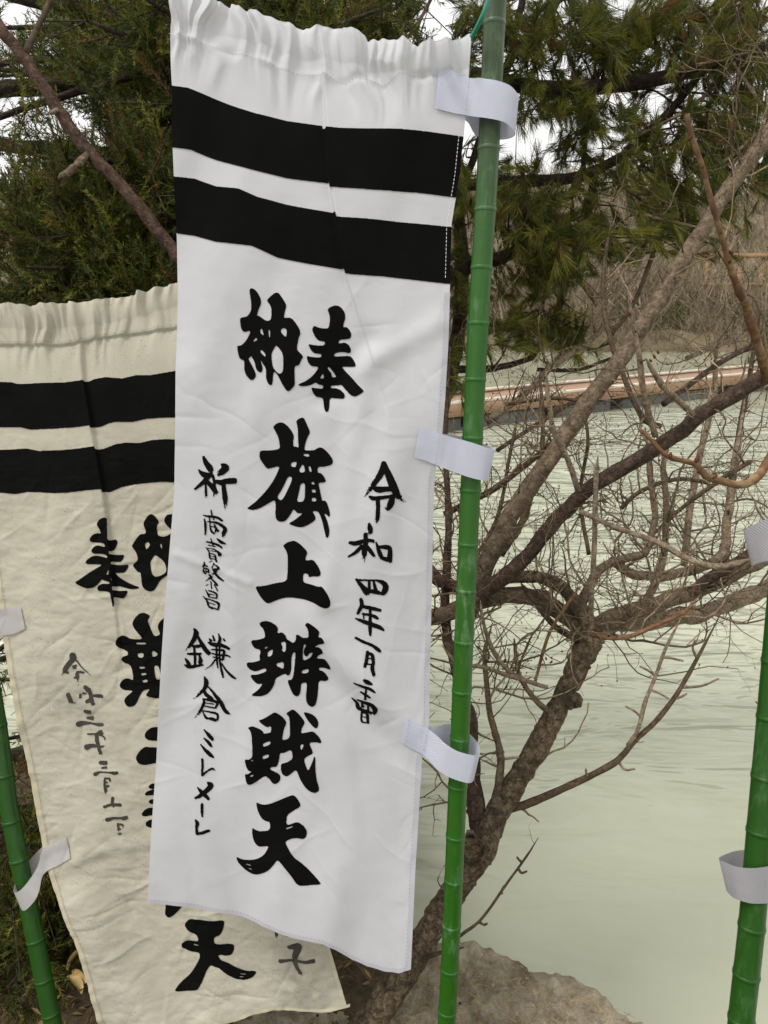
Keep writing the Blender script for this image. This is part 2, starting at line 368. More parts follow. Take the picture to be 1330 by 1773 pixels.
o = mesh_np('bank_ground', np.stack([X, Y, z], -1).reshape(-1, 3), grid_tris(len(ys), len(xs)), M['soil']); o['kind'] = 'structure'

# stones of the bank edge
m, nt, b = new_mat('lichened_stone'); M['stone'] = m
tc = N(nt, 'ShaderNodeTexCoord')
n1 = noise_tex(nt, 26, 10, 0.7, vec=tc.outputs['Object']); c = ramp(nt, n1.outputs['Fac'], [(0.28, (0.16, 0.125, 0.075)), (0.5, (0.45, 0.375, 0.255)), (0.72, (0.66, 0.58, 0.44))]).outputs['Color']
n2 = noise_tex(nt, 9, 5, 0.65, vec=tc.outputs['Object']); k2 = ramp(nt, n2.outputs['Fac'], [(0.52, (0, 0, 0)), (0.66, (1, 1, 1))]).outputs['Color']
f2 = N(nt, 'ShaderNodeMath', operation='MULTIPLY'); nt.links.new(k2, f2.inputs[0]); f2.inputs[1].default_value = .55
c = mixc(nt, c, (0.21, 0.15, 0.055), f2.outputs[0])
n3 = noise_tex(nt, 55, 3, 0.5, vec=tc.outputs['Object']); k3 = ramp(nt, n3.outputs['Fac'], [(0.68, (0, 0, 0)), (0.72, (1, 1, 1))]).outputs['Color']
c = mixc(nt, c, (0.58, 0.56, 0.48), k3)
n5 = noise_tex(nt, 210, 2, 0.5, vec=tc.outputs['Object']); k5 = ramp(nt, n5.outputs['Fac'], [(0.64, (0, 0, 0)), (0.70, (1, 1, 1))]).outputs['Color']
c = mixc(nt, c, (0.60, 0.55, 0.44), k5)
n4 = noise_tex(nt, 5, 4, 0.6, vec=tc.outputs['Object']); k4 = ramp(nt, n4.outputs['Fac'], [(0.35, (.72,)*3), (0.62, (1, 1, 1))]).outputs['Color']
c = mixc(nt, c, k4, 1.0, 'MULTIPLY')
nt.links.new(c, b.inputs['Base Color']); b.inputs['Roughness'].default_value = .9
nb = noise_tex(nt, 90, 8, .7, vec=tc.outputs['Object']); bump(nt, b, nb.outputs['Fac'], 1.0, .02)
def stone(outline, top, depth, label, seed, slope=(0, 0), rough=1.0):
    w_ = on_z(outline[:, 0], outline[:, 1], top)
    c = w_.mean(0); n = 150
    cl = np.vstack([w_, w_[:1]]); L = np.concatenate([[0], np.cumsum(np.linalg.norm(np.diff(cl, axis=0), axis=1))])
    s = np.linspace(0, L[-1], n, endpoint=False); bd = np.stack([np.interp(s, L, cl[:, i]) for i in range(2)], 1)
    nrm = np.stack([np.gradient(bd[:, 1]), -np.gradient(bd[:, 0])], 1)
    bd = bd+(bd-c[:2])*(.04*vnoise(s*14, s*0, seed)+.03*vnoise(s*45, s*0, seed+1)+.015*vnoise(s*110, s*0, seed+2))[:, None]
    rings = [(r, 0) for r in np.linspace(0.02, .93, 30)]+[(.965, -.002), (.985, -.005), (.997, -.014), (1.008, -.045), (1.018, -.09), (1.03, -.16), (1.05, -.3), (1.08, -depth)]
    V = []
    for r, dz in rings:
        p = c[:2]+(bd-c[:2])*r
        h = .014*fbm(p[:, 0]*6, p[:, 1]*6, seed, 4)*rough-.012*np.abs(vnoise(p[:, 0]*9+p[:, 1]*5, p[:, 1]*11, seed+5))+.007*fbm(p[:, 0]*45, p[:, 1]*45, seed+3, 3)+slope[0]*(p[:, 0]-c[0])+slope[1]*(p[:, 1]-c[1])
        if dz < 0: p = p+(p-c[:2])*(.05*fbm(s*9, np.full(n, dz*14), seed+7, 3))[:, None]
        V.append(np.column_stack([p, top+dz+h]))
    V = np.concatenate(V)
    o = mesh_np('bank_stone', V, grid_tris(len(rings), n, True)[:, ::-1], M['stone']); return tag(o, label, 'rock', 'stones along the bank')
stone(pl("700,1672 740,1636 790,1628 835,1634 885,1649 906,1668 918,1688 930,1740 925,1850 860,1930 720,1930 640,1880 628,1800 655,1730"), .045, .75, 'flat lichen-spotted bank stone behind the trunk and the pole foot', 3, (0, .02))
stone(pl("908,1682 945,1677 972,1680 992,1688 1040,1710 1082,1734 1118,1758 1150,1795 1205,1880 1180,2000 1000,2050 900,1960 905,1800 905,1720"), .035, .75, 'rough weathered bank stone sloping into the pond', 12, (-.05, 0))
stone(pl("430,1720 520,1700 600,1690 650,1700 660,1725 630,1790 600,1850 450,1860 400,1790"), .0, .5, 'low brown bank stone under the hem of the cream banner', 21, (0, 0))

# leaf litter
lm, nt, b = new_mat('dry_litter'); at = N(nt, 'ShaderNodeAttribute', attribute_name='tint'); M['litter'] = lm
rr = ramp(nt, at.outputs['Fac'], [(0, (0.05, 0.028, 0.010)), (.6, (0.20, 0.115, 0.035)), (1, (0.50, 0.34, 0.12))]); nt.links.new(rr.outputs['Color'], b.inputs['Base Color']); b.inputs['Roughness'].default_value = .7
lr = np.random.default_rng(5); mb = MB()
def bank_h(x, y):
    e = np.interp(x, EX, EY)-.05; return -.02+.03*fbm(np.array(x*2.2), np.array(y*2.2), 8, 3)+.012*fbm(np.array(x*14), np.array(y*14), 9, 3)-.05*sstep(-.5, 0, y-e), e
for _ in range(5200):
    x, y = lr.uniform(-1.3, .1), lr.uniform(.9, 2.6); h, e = bank_h(x, y)
    if y > e-.15: continue
    a = lr.uniform(0, 6.28); L = lr.uniform(.006, .02); wd = L*lr.uniform(.04, .35)
    d = np.array([math.cos(a), math.sin(a), lr.normal(0, .25)]); s = np.array([-math.sin(a), math.cos(a), lr.normal(0, .4)])
    p = np.array([x, y, float(h)+.006+lr.uniform(0, .012)])
    mb.add([p-d*L, p+s*wd+[0, 0, L*.15], p+d*L, p-s*wd+[0, 0, L*.15]], [[0, 1, 2], [0, 2, 3]], at=lr.beta(1.2, 3.2))
for _ in range(420):                                  # needles shed on the stones
    px, py = lr.uniform(700, 1110), lr.uniform(1650, 1800); p = on_z(px, py, .05)
    if py < 1640+max(0, px-800)*.42: continue
    a = lr.uniform(0, 6.28); L = lr.uniform(.004, .016); d = np.array([math.cos(a), math.sin(a), 0]); s = np.array([-math.sin(a), math.cos(a), 0])*.0007
    q = p+[0, 0, .006]; mb.add([q-d*L-s, q-d*L+s, q+d*L+s*.5+[0, 0, .004], q+d*L-s*.5+[0, 0, .004]], [[0, 1, 2], [0, 2, 3]], at=lr.uniform(.4, 1))
o = mb.build('leaf_litter', M['litter'], None, False); tag(o, 'brown leaf litter and shed needles on the bank', 'leaf litter', None, 'stuff')
# pale fallen leaves
fm, nt, b = new_mat('pale_yellow_leaf'); M['pale_leaf'] = fm
n1 = noise_tex(nt, 60, 4); rr = ramp(nt, n1.outputs['Fac'], [(.3, (0.42, 0.27, 0.09)), (.7, (0.66, 0.50, 0.22))]); nt.links.new(rr.outputs['Color'], b.inputs['Base Color']); b.inputs['Roughness'].default_value = .6
u = np.linspace(0, 1, 9); wv = np.linspace(-1, 1, 5); U, W = np.meshgrid(u, wv, indexing='ij')
LV = np.stack([U*.07-.035, W*.016*np.sin(U*math.pi)**.7, .010*W*W+.012*np.sin(U*3)], -1).reshape(-1, 3)
leaf_me = None
for i, (px, py, h, a) in enumerate([(135,1662,.14,.9),(128,1708,.12,2.6),(142,1690,.13,-.5),(8,1590,.14,.3)]):
    if leaf_me is None:
        lo = mesh_np('fallen_leaf', LV, grid_tris(9, 5), M['pale_leaf']); leaf_me = lo.data
    else:
        lo = bpy.data.objects.new('fallen_leaf', leaf_me); COL.objects.link(lo)
    q = on_z(px, py, .035); lo.location = q; lo.rotation_euler = (lr.normal(0, .5), lr.normal(0, .4), a); lo.scale = (lr.uniform(.6, 1.0),)*3
    tag(lo, 'pale yellow fallen leaf on the litter below the conifer', 'leaf', 'pale leaves on the ground')

# hillside across the pond
m, nt, b = new_mat('dry_hillside'); M['hill'] = m
n1 = noise_tex(nt, .9, 8, .7); r1 = ramp(nt, n1.outputs['Fac'], [(.3, (0.085, 0.066, 0.034)), (.5, (0.17, 0.132, 0.078)), (.7, (0.26, 0.205, 0.135))])
n2 = noise_tex(nt, .16, 5, .6); k = ramp(nt, n2.outputs['Fac'], [(.52, (0, 0, 0)), (.64, (1, 1, 1))])
f = N(nt, 'ShaderNodeMath', operation='MULTIPLY'); nt.links.new(k.outputs['Color'], f.inputs[0]); f.inputs[1].default_value = .6
nt.links.new(mixc(nt, r1.outputs['Color'], (0.085, 0.11, 0.03), f.outputs[0]), b.inputs['Base Color']); b.inputs['Roughness'].default_value = .95
bump(nt, b, n1.outputs['Fac'], .8, .3)
def hill_h(x, y):
    s = y-(36+2.0*vnoise(x/14, x*0, 2)+.5*vnoise(x/3, x*0, 4)+.06*np.abs(x))
    h = WZ-.6+1.5*sstep(-.6, 1.0, s)+1.1*sstep(2, 6, s)+9.5*sstep(5, 38, s)+.9*fbm(x/9, y/9, 6, 4)*sstep(0, 8, s)
    return h
xs = np.linspace(-90, 110, 200); ys = 33+110*np.linspace(0, 1, 120)**1.8; X, Y = np.meshgrid(xs, ys)
o = mesh_np('hillside', np.stack([X, Y, hill_h(X, Y)], -1).reshape(-1, 3), grid_tris(len(ys), len(xs)), M['hill']); o['kind'] = 'structure'
bm_, nt, b = new_mat('bare_brush'); at = N(nt, 'ShaderNodeAttribute', attribute_name='tint'); M['brush'] = bm_
rr = ramp(nt, at.outputs['Fac'], [(0, (0.10, 0.074, 0.042)), (.55, (0.24, 0.187, 0.122)), (1, (0.48, 0.40, 0.30))]); nt.links.new(rr.outputs['Color'], b.inputs['Base Color']); b.inputs['Roughness'].default_value = .9
br = np.random.default_rng(77); V = []; T = []; AT = []; nn = 0
def add_strips(base, tip, wid, tint):
    global nn
    k = len(base); mid = (base+tip)/2+br.normal(0, .10, (k, 3))*np.linalg.norm(tip-base, axis=1)[:, None]
    s = np.column_stack([np.ones(k), np.zeros(k), np.zeros(k)])*wid[:, None]
    v = np.stack([base-s, base+s, mid-s*.7, mid+s*.7, tip], 1).reshape(-1, 3)
    t = (np.array([[0, 1, 3], [0, 3, 2], [2, 3, 4]])[None]+(np.arange(k)*5)[:, None, None]).reshape(-1, 3)+nn
    V.append(v); T.append(t); AT.append(np.repeat(tint, 5)); nn += len(v)
for _ in range(2900):
    x = br.uniform(-14, 46); y = br.uniform(36.5, 80) if br.random() < .6 else br.uniform(36.5, 42); z0 = float(hill_h(np.array(x), np.array(y)))
    if z0 < WZ+.1: continue
    k = 22; H = br.uniform(.8, 2.2) if br.random() < .8 else br.uniform(3, 6)
    base = np.tile([x, y, z0-.1], (k, 1))+br.normal(0, .12, (k, 3))*[1, 1, .2]
    tip = base+np.column_stack([br.normal(0, .42, k)*H, br.normal(0, .42, k)*H, H*br.uniform(.35, 1, k)])
    add_strips(base, tip, np.full(k, .011+.004*H), np.clip(br.normal(br.uniform(.25, .7), .12, k), 0, 1))
    m_ = (base+tip)/2; tw2 = m_+br.normal(0, .3, (k, 3))*H*.6; add_strips(m_, tw2, np.full(k, .008+.002*H), np.clip(br.normal(.5, .15, k), 0, 1))
o = mesh_np('brushwood', np.concatenate(V), np.concatenate(T), M['brush'], None, False, None, {'tint': np.concatenate(AT)})
tag(o, 'bare brown brushwood covering the slope across the pond', 'brushwood', None, 'stuff')
# leafy trees and shrubs on the far slope
M['far_leaf'] = leaf_mat('far_foliage', (0.045, 0.065, 0.02), (0.10, 0.125, 0.03), (0.22, 0.22, 0.06))
def far_tree(px, py, y, H, Wd, n, tint, name, label, cat, group):
    p = on_z(px, py, 0); d = (P(px, py, 1.0)-CAM); p = CAM+d*(y/d[1]); z0 = float(hill_h(np.array(p[0]), np.array(y)))
    r_ = np.random.default_rng(int(px*7+py)); root = empty(name, (p[0], y, z0)); tag(root, label, cat, group)
    zt = max(p[2], z0+H*.6); 
    v, t, uv = tube_geo(np.array([[p[0], y, z0-.2], [p[0]+.1, y, (z0+zt)/2], [p[0], y, zt]]), np.array([.14, .10, .03])*H/4, 8)
    mesh_np('trunk', v, t, M['twig'], root, True, uv)
    nb = 16; cc = np.column_stack([p[0]+r_.normal(0, .38, nb)*Wd, y+r_.normal(0, .38, nb)*Wd, zt-r_.uniform(0, .8, nb)*H*.7])
    k = r_.integers(0, nb, n); q = cc[k]+r_.normal(0, .15, (n, 3))*Wd
    a = r_.normal(0, .07, (n, 3)); b_ = r_.normal(0, .07, (n, 3))
    v = np.stack([q, q+a, q+b_], 1).reshape(-1, 3)
    mesh_np('crown', v, np.arange(3*n).reshape(-1, 3), M['far_leaf'], root, False, None, {'tint': np.repeat(np.clip(r_.normal(tint, .2, n), 0, 1), 3)})
for px, py, y in [(862, 300, 62), (905, 322, 64), (960, 330, 66), (1030, 340, 68), (1090, 352, 66), (1150, 350, 70), (1262, 320, 72), (1325, 330, 72)]:
    far_tree(px, py, y, 4.5, 2.2, 2600, .72, 'hilltop_tree', 'small yellow-green tree on the skyline of the far slope', 'tree', 'trees on the far skyline')
for px, py, y in [(1192, 520, 40), (1222, 480, 43), (1290, 560, 38.5), (1170, 555, 38.5), (1330, 470, 44), (1120, 570, 38.5), (1060, 560, 39), (1000, 565, 39), (1250, 530, 41), (900, 560, 39), (1310, 520, 41)]:
    far_tree(px, py, y, 1.6, 1.1, 1500, .42, 'evergreen_shrub', 'green shrub among bare brush on the far bank', 'shrub', 'green shrubs on the far bank')
# orange timber rail on the far bank
om, nt, b = new_mat('orange_timber'); n1 = noise_tex(nt, 4, 4); rr = ramp(nt, n1.outputs['Fac'], [(.3, (0.26, 0.14, 0.06)), (.7, (0.36, 0.21, 0.10))]); nt.links.new(rr.outputs['Color'], b.inputs['Base Color']); b.inputs['Roughness'].default_value = .7
def box(mb, c, s, R=None):
    v = np.array([[i, j, k] for i in (-1, 1) for j in (-1, 1) for k in (-1, 1)], float)*np.array(s)/2
    if R is not None: v = v@R.T
    mb.add(v+np.array(c), [[0,1,3],[0,3,2],[4,6,7],[4,7,5],[0,4,5],[0,5,1],[2,3,7],[2,7,6],[0,2,6],[0,6,4],[1,5,7],[1,7,3]])
def boxo(name, c, s, mat, parent, R=None, bev=0):
    mb = MB(); box(mb, c, s, R); o = mb.build(name, mat, parent, False)
    if bev: bv = o.modifiers.new('edge', 'BEVEL'); bv.width = bev; bv.segments = 1
    return o
x0 = float(P(1200, 440, 39)[0]); x1 = float(P(1420, 440, 39)[0]); fy = 39.0/math.cos(PITCH)*.97
fr = empty('timber_rail', ((x0+x1)/2, fy, float(hill_h(np.array((x0+x1)/2), np.array(fy))))); tag(fr, 'orange timber railing frame among the brush on the far bank', 'railing')
zt = 4.15
for k, px in enumerate([1200, 1255, 1291, 1345, 1400]):
    x = float(P(px, 440, 39)[0]); g = float(hill_h(np.array(x), np.array(fy))); boxo('post', (x, fy, (g-.3+zt)/2), (.17, .17, zt-g+.3), om, fr)
boxo('rail', ((x0+x1)/2, fy-.1, zt-.12), (x1-x0+.6, .10, .22), om, fr); boxo('rail', ((x0+x1)/2, fy-.1, zt-1.5), (x1-x0+.6, .10, .16), om, fr)

# floating dock
wm, nt, b = new_mat('orange_brown_dock_timber'); tc = N(nt, 'ShaderNodeTexCoord'); n1 = noise_tex(nt, 3, 6, .6, vec=tc.outputs['Object']); rr = ramp(nt, n1.outputs['Fac'], [(.3, (0.27, 0.15, 0.082)), (.7, (0.38, 0.235, 0.145))]); nt.links.new(rr.outputs['Color'], b.inputs['Base Color']); b.inputs['Roughness'].default_value = .6
pm, nt, b = new_mat('pale_dock_edge'); n1 = noise_tex(nt, 3, 6, .6); rr = ramp(nt, n1.outputs['Fac'], [(.3, (0.56, 0.46, 0.36)), (.7, (0.74, 0.68, 0.58))]); nt.links.new(rr.outputs['Color'], b.inputs['Base Color']); b.inputs['Roughness'].default_value = .6
gm2, nt, b = new_mat('grey_pontoon_plastic'); n1 = noise_tex(nt, 2, 5, .6); rr = ramp(nt, n1.outputs['Fac'], [(.3, (0.065, 0.068, 0.062)), (.7, (0.105, 0.11, 0.10))]); nt.links.new(rr.outputs['Color'], b.inputs['Base Color']); b.inputs['Roughness'].default_value = .6
A0 = np.array([2.52, 13.84]); A1 = np.array([7.0, 17.2]); du = (A1-A0)/np.linalg.norm(A1-A0); dw = np.array([-du[1], du[0]])
if dw[1] < 0: dw = -dw
Rz = np.array([[du[0], dw[0], 0], [du[1], dw[1], 0], [0, 0, 1]])
def dk(u, w_, z): q = A0+du*u+dw*w_; return (q[0], q[1], z)
dock = empty('floating_dock', dk(6, .65, WZ)); tag(dock, 'long floating dock with orange-brown timber sides on grey pontoons', 'dock')
U0, U1 = -3.2, 18.0; ub = U0
mbt = WZ+.23
k = 0
while ub < U1:
    boxo('pontoon', dk(ub+.95, .65, WZ-.05), (1.72, 1.22, .54), gm2, dock, Rz, .03); ub += 2.12
ub = U0
while ub < U1:
    e = min(ub+3.0, U1)
    boxo('fascia_board', dk((ub+e)/2, .0, mbt+.125), (e-ub-.012, .05, .21), wm, dock, Rz, .006); boxo('fascia_board', dk((ub+e)/2, 1.3, mbt+.125), (e-ub-.012, .05, .21), wm, dock, Rz, .006)
    boxo('kerb_rail', dk((ub+e)/2, .03, mbt+.262), (e-ub-.012, .09, .055), pm, dock, Rz, .008); boxo('kerb_rail', dk((ub+e)/2, 1.27, mbt+.262), (e-ub-.012, .09, .055), pm, dock, Rz, .008)
    ub = e
ub = U0; pk = None
while ub < U1:
    if pk is None: pk = boxo('deck_plank', dk(ub+.07, .65, mbt+.20), (.132, 1.22, .03), wm, dock, Rz); p00 = ub
    else:
        o = pk.copy(); COL.objects.link(o); o.location = (du[0]*(ub-p00), du[1]*(ub-p00), rng.uniform(-.003, .003))
    ub += .14
# ------------------------------------------------------------------ printed and brushed writing, drawn as shapes
def chaikin(p, it=2):
    for _ in range(it):
        q = np.roll(p, -1, 0); p = np.stack([0.8*p+0.2*q, 0.2*p+0.8*q], 1).reshape(-1, 2)
    return p
def pip(poly, X, Y):
    ins = np.zeros(X.shape, bool)
    a = poly; b = np.roll(poly, -1, 0)
    for (x1, y1), (x2, y2) in zip(a, b):
        if y1 == y2: continue
        c = (y1 > Y) != (y2 > Y)
        ins ^= c & (X < (x2-x1)*(Y-y1)/(y2-y1)+x1)
    return ins
def coverage(poly, gx, gy, ss=3):
    st = gx[1]-gx[0]; o = (np.arange(ss)+0.5)/ss-0.5
    out = np.zeros((len(gy), len(gx)))
    x0, y0 = poly.min(0)-2*st; x1, y1 = poly.max(0)+2*st
    ix = np.where((gx >= x0) & (gx <= x1))[0]; iy = np.where((gy >= y0) & (gy <= y1))[0]
    if len(ix) == 0 or len(iy) == 0: return out
    fx = (gx[ix][:, None]+o[None, :]*st).ravel(); fy = (gy[iy][:, None]+o[None, :]*st).ravel()
    X, Y = np.meshgrid(fx, fy)
    c = pip(poly, X, Y).reshape(len(iy), ss, len(ix), ss).mean((1, 3))
    out[np.ix_(iy, ix)] = c
    return out
def march(f, gx, gy):
    """triangles of the region f>0 on a grid, corners interpolated"""
    ny, nx = f.shape
    X, Y = np.meshgrid(gx, gy)
    V = np.stack([X, Y], -1)
    i = np.arange(ny-1)[:, None]; j = np.arange(nx-1)[None, :]
    a = i*nx+j; b = a+1; c = a+nx; d = c+1
    T = np.concatenate([np.stack([a, b, d], -1).reshape(-1, 3), np.stack([a, d, c], -1).reshape(-1, 3)])
    F = f.ravel(); V = V.reshape(-1, 2)
    ins = F[T] > 0; n = ins.sum(1)
    out = [V[T[n == 3]]]
    def cut(p, q):
        t = (F[p]/(F[p]-F[q]))[:, None]; return V[p]*(1-t)+V[q]*t
    for k in range(3):
        o, q = (k+1) % 3, (k+2) % 3
        s = (n == 1) & ins[:, k]; t = T[s]
        if len(t): out.append(np.stack([V[t[:, k]], cut(t[:, k], t[:, o]), cut(t[:, k], t[:, q])], 1))
        s = (n == 2) & ~ins[:, k]; t = T[s]
        if len(t):
            p1 = cut(t[:, o], t[:, k]); p2 = cut(t[:, q], t[:, k])
            out.append(np.stack([V[t[:, o]], V[t[:, q]], p1], 1)); out.append(np.stack([V[t[:, q]], p2, p1], 1))
    tri = np.concatenate(out).reshape(-1, 2)
    if not len(tri): return None, None
    key = np.round(tri*200).astype(np.int64); key = key[:, 0]*10000000+key[:, 1]
    _, first, inv = np.unique(key, return_index=True, return_inverse=True)
    return tri[first], inv.reshape(-1, 3)
class Zoom:
    def __init__(s, x0, y0, k): s.o = np.array([x0, y0], float); s.k = k
    def __call__(s, p): return s.o+np.asarray(p, float)/s.k
def printed(z, outer, holes=(), step=1.2):
    """outline in zoom coordinates -> (verts, tris) in cloth coordinates"""
    outs = [chaikin(z(pl(o))) for o in ([outer] if isinstance(outer, str) else outer)]
    hs_ = [chaikin(z(pl(h))) for h in holes]
    allp = np.concatenate(outs); lo = allp.min(0)-3; hi = allp.max(0)+3
    gx = np.arange(lo[0], hi[0], step); gy = np.arange(lo[1], hi[1], step)
    f = np.zeros((len(gy), len(gx)))
    for o in outs: f = np.maximum(f, coverage(o, gx, gy))
    for h in hs_: f = np.minimum(f, 1-coverage(h, gx, gy))
    return march(f-0.5, gx, gy)
def brushed(z, spec, step=0.75, seed=1):
    """strokes 'x,y,w x,y,w ... [d0.5]' separated by ; -> ink shape with dry-brush streaks"""
    fs = []; S = []
    for k, st in enumerate([s for s in spec.split(';') if s.strip()]):
        tk = st.split(); dry = 0.93
        if tk[-1][0] == 'd': dry = float(tk.pop()[1:])
        p = np.array([[float(c) for c in t.split(',')] for t in tk])
        q = np.column_stack([z(p[:, :2]), p[:, 2]/z.k/2*(1.5 if z in (zB2, zB3, zB8) else 1.0)])
        L = np.linalg.norm(np.diff(q[:, :2], axis=0), axis=1).sum()
        S.append((catmull(q, max(6, int(L/0.8))), dry, k))
    allp = np.concatenate([s[0] for s in S]); lo = allp[:, :2].min(0)-6; hi = allp[:, :2].max(0)+6
    gx = np.arange(lo[0], hi[0], step); gy = np.arange(lo[1], hi[1], step)
    f = np.full((len(gy), len(gx)), -9.0)
    for q, dry, k in S:
        r = np.maximum(q[:, 2], 0.35)
        ix = np.where((gx > (q[:, 0]-r).min()-2) & (gx < (q[:, 0]+r).max()+2))[0]
        iy = np.where((gy > (q[:, 1]-r).min()-2) & (gy < (q[:, 1]+r).max()+2))[0]
        X, Y = np.meshgrid(gx[ix], gy[iy])
        d = r[:, None, None]-np.hypot(X[None]-q[:, 0, None, None], Y[None]-q[:, 1, None, None])
        am = d.argmax(0); fv = np.take_along_axis(d, am[None], 0)[0]
        tg = np.gradient(q[:, :2], axis=0); tg /= np.linalg.norm(tg, axis=1)[:, None]+1e-9
        lat = (X-q[am, 0])*-tg[am, 1]+(Y-q[am, 1])*tg[am, 0]
        s = am/(len(q)-1)
        fv = fv+0.35*vnoise(X/2.2+k*9, Y/2.2, seed)                     # rough edge
        st = vnoise(lat/0.95+k*31, am*0.8/9.0, seed+5)*0.5+0.5
        sp = vnoise(X/1.3, Y/1.3, seed+9)*0.5+0.5
        dr = np.clip((s-dry)/max(1e-3, 1-dry), 0, 1)
        fv = np.where(dr > 0, fv-np.maximum(0, dr*1.5-(0.55*st+0.45*sp)*1.25+0.05)*6, fv)
        f[np.ix_(iy, ix)] = np.maximum(f[np.ix_(iy, ix)], fv)
    return march(f, gx, gy)

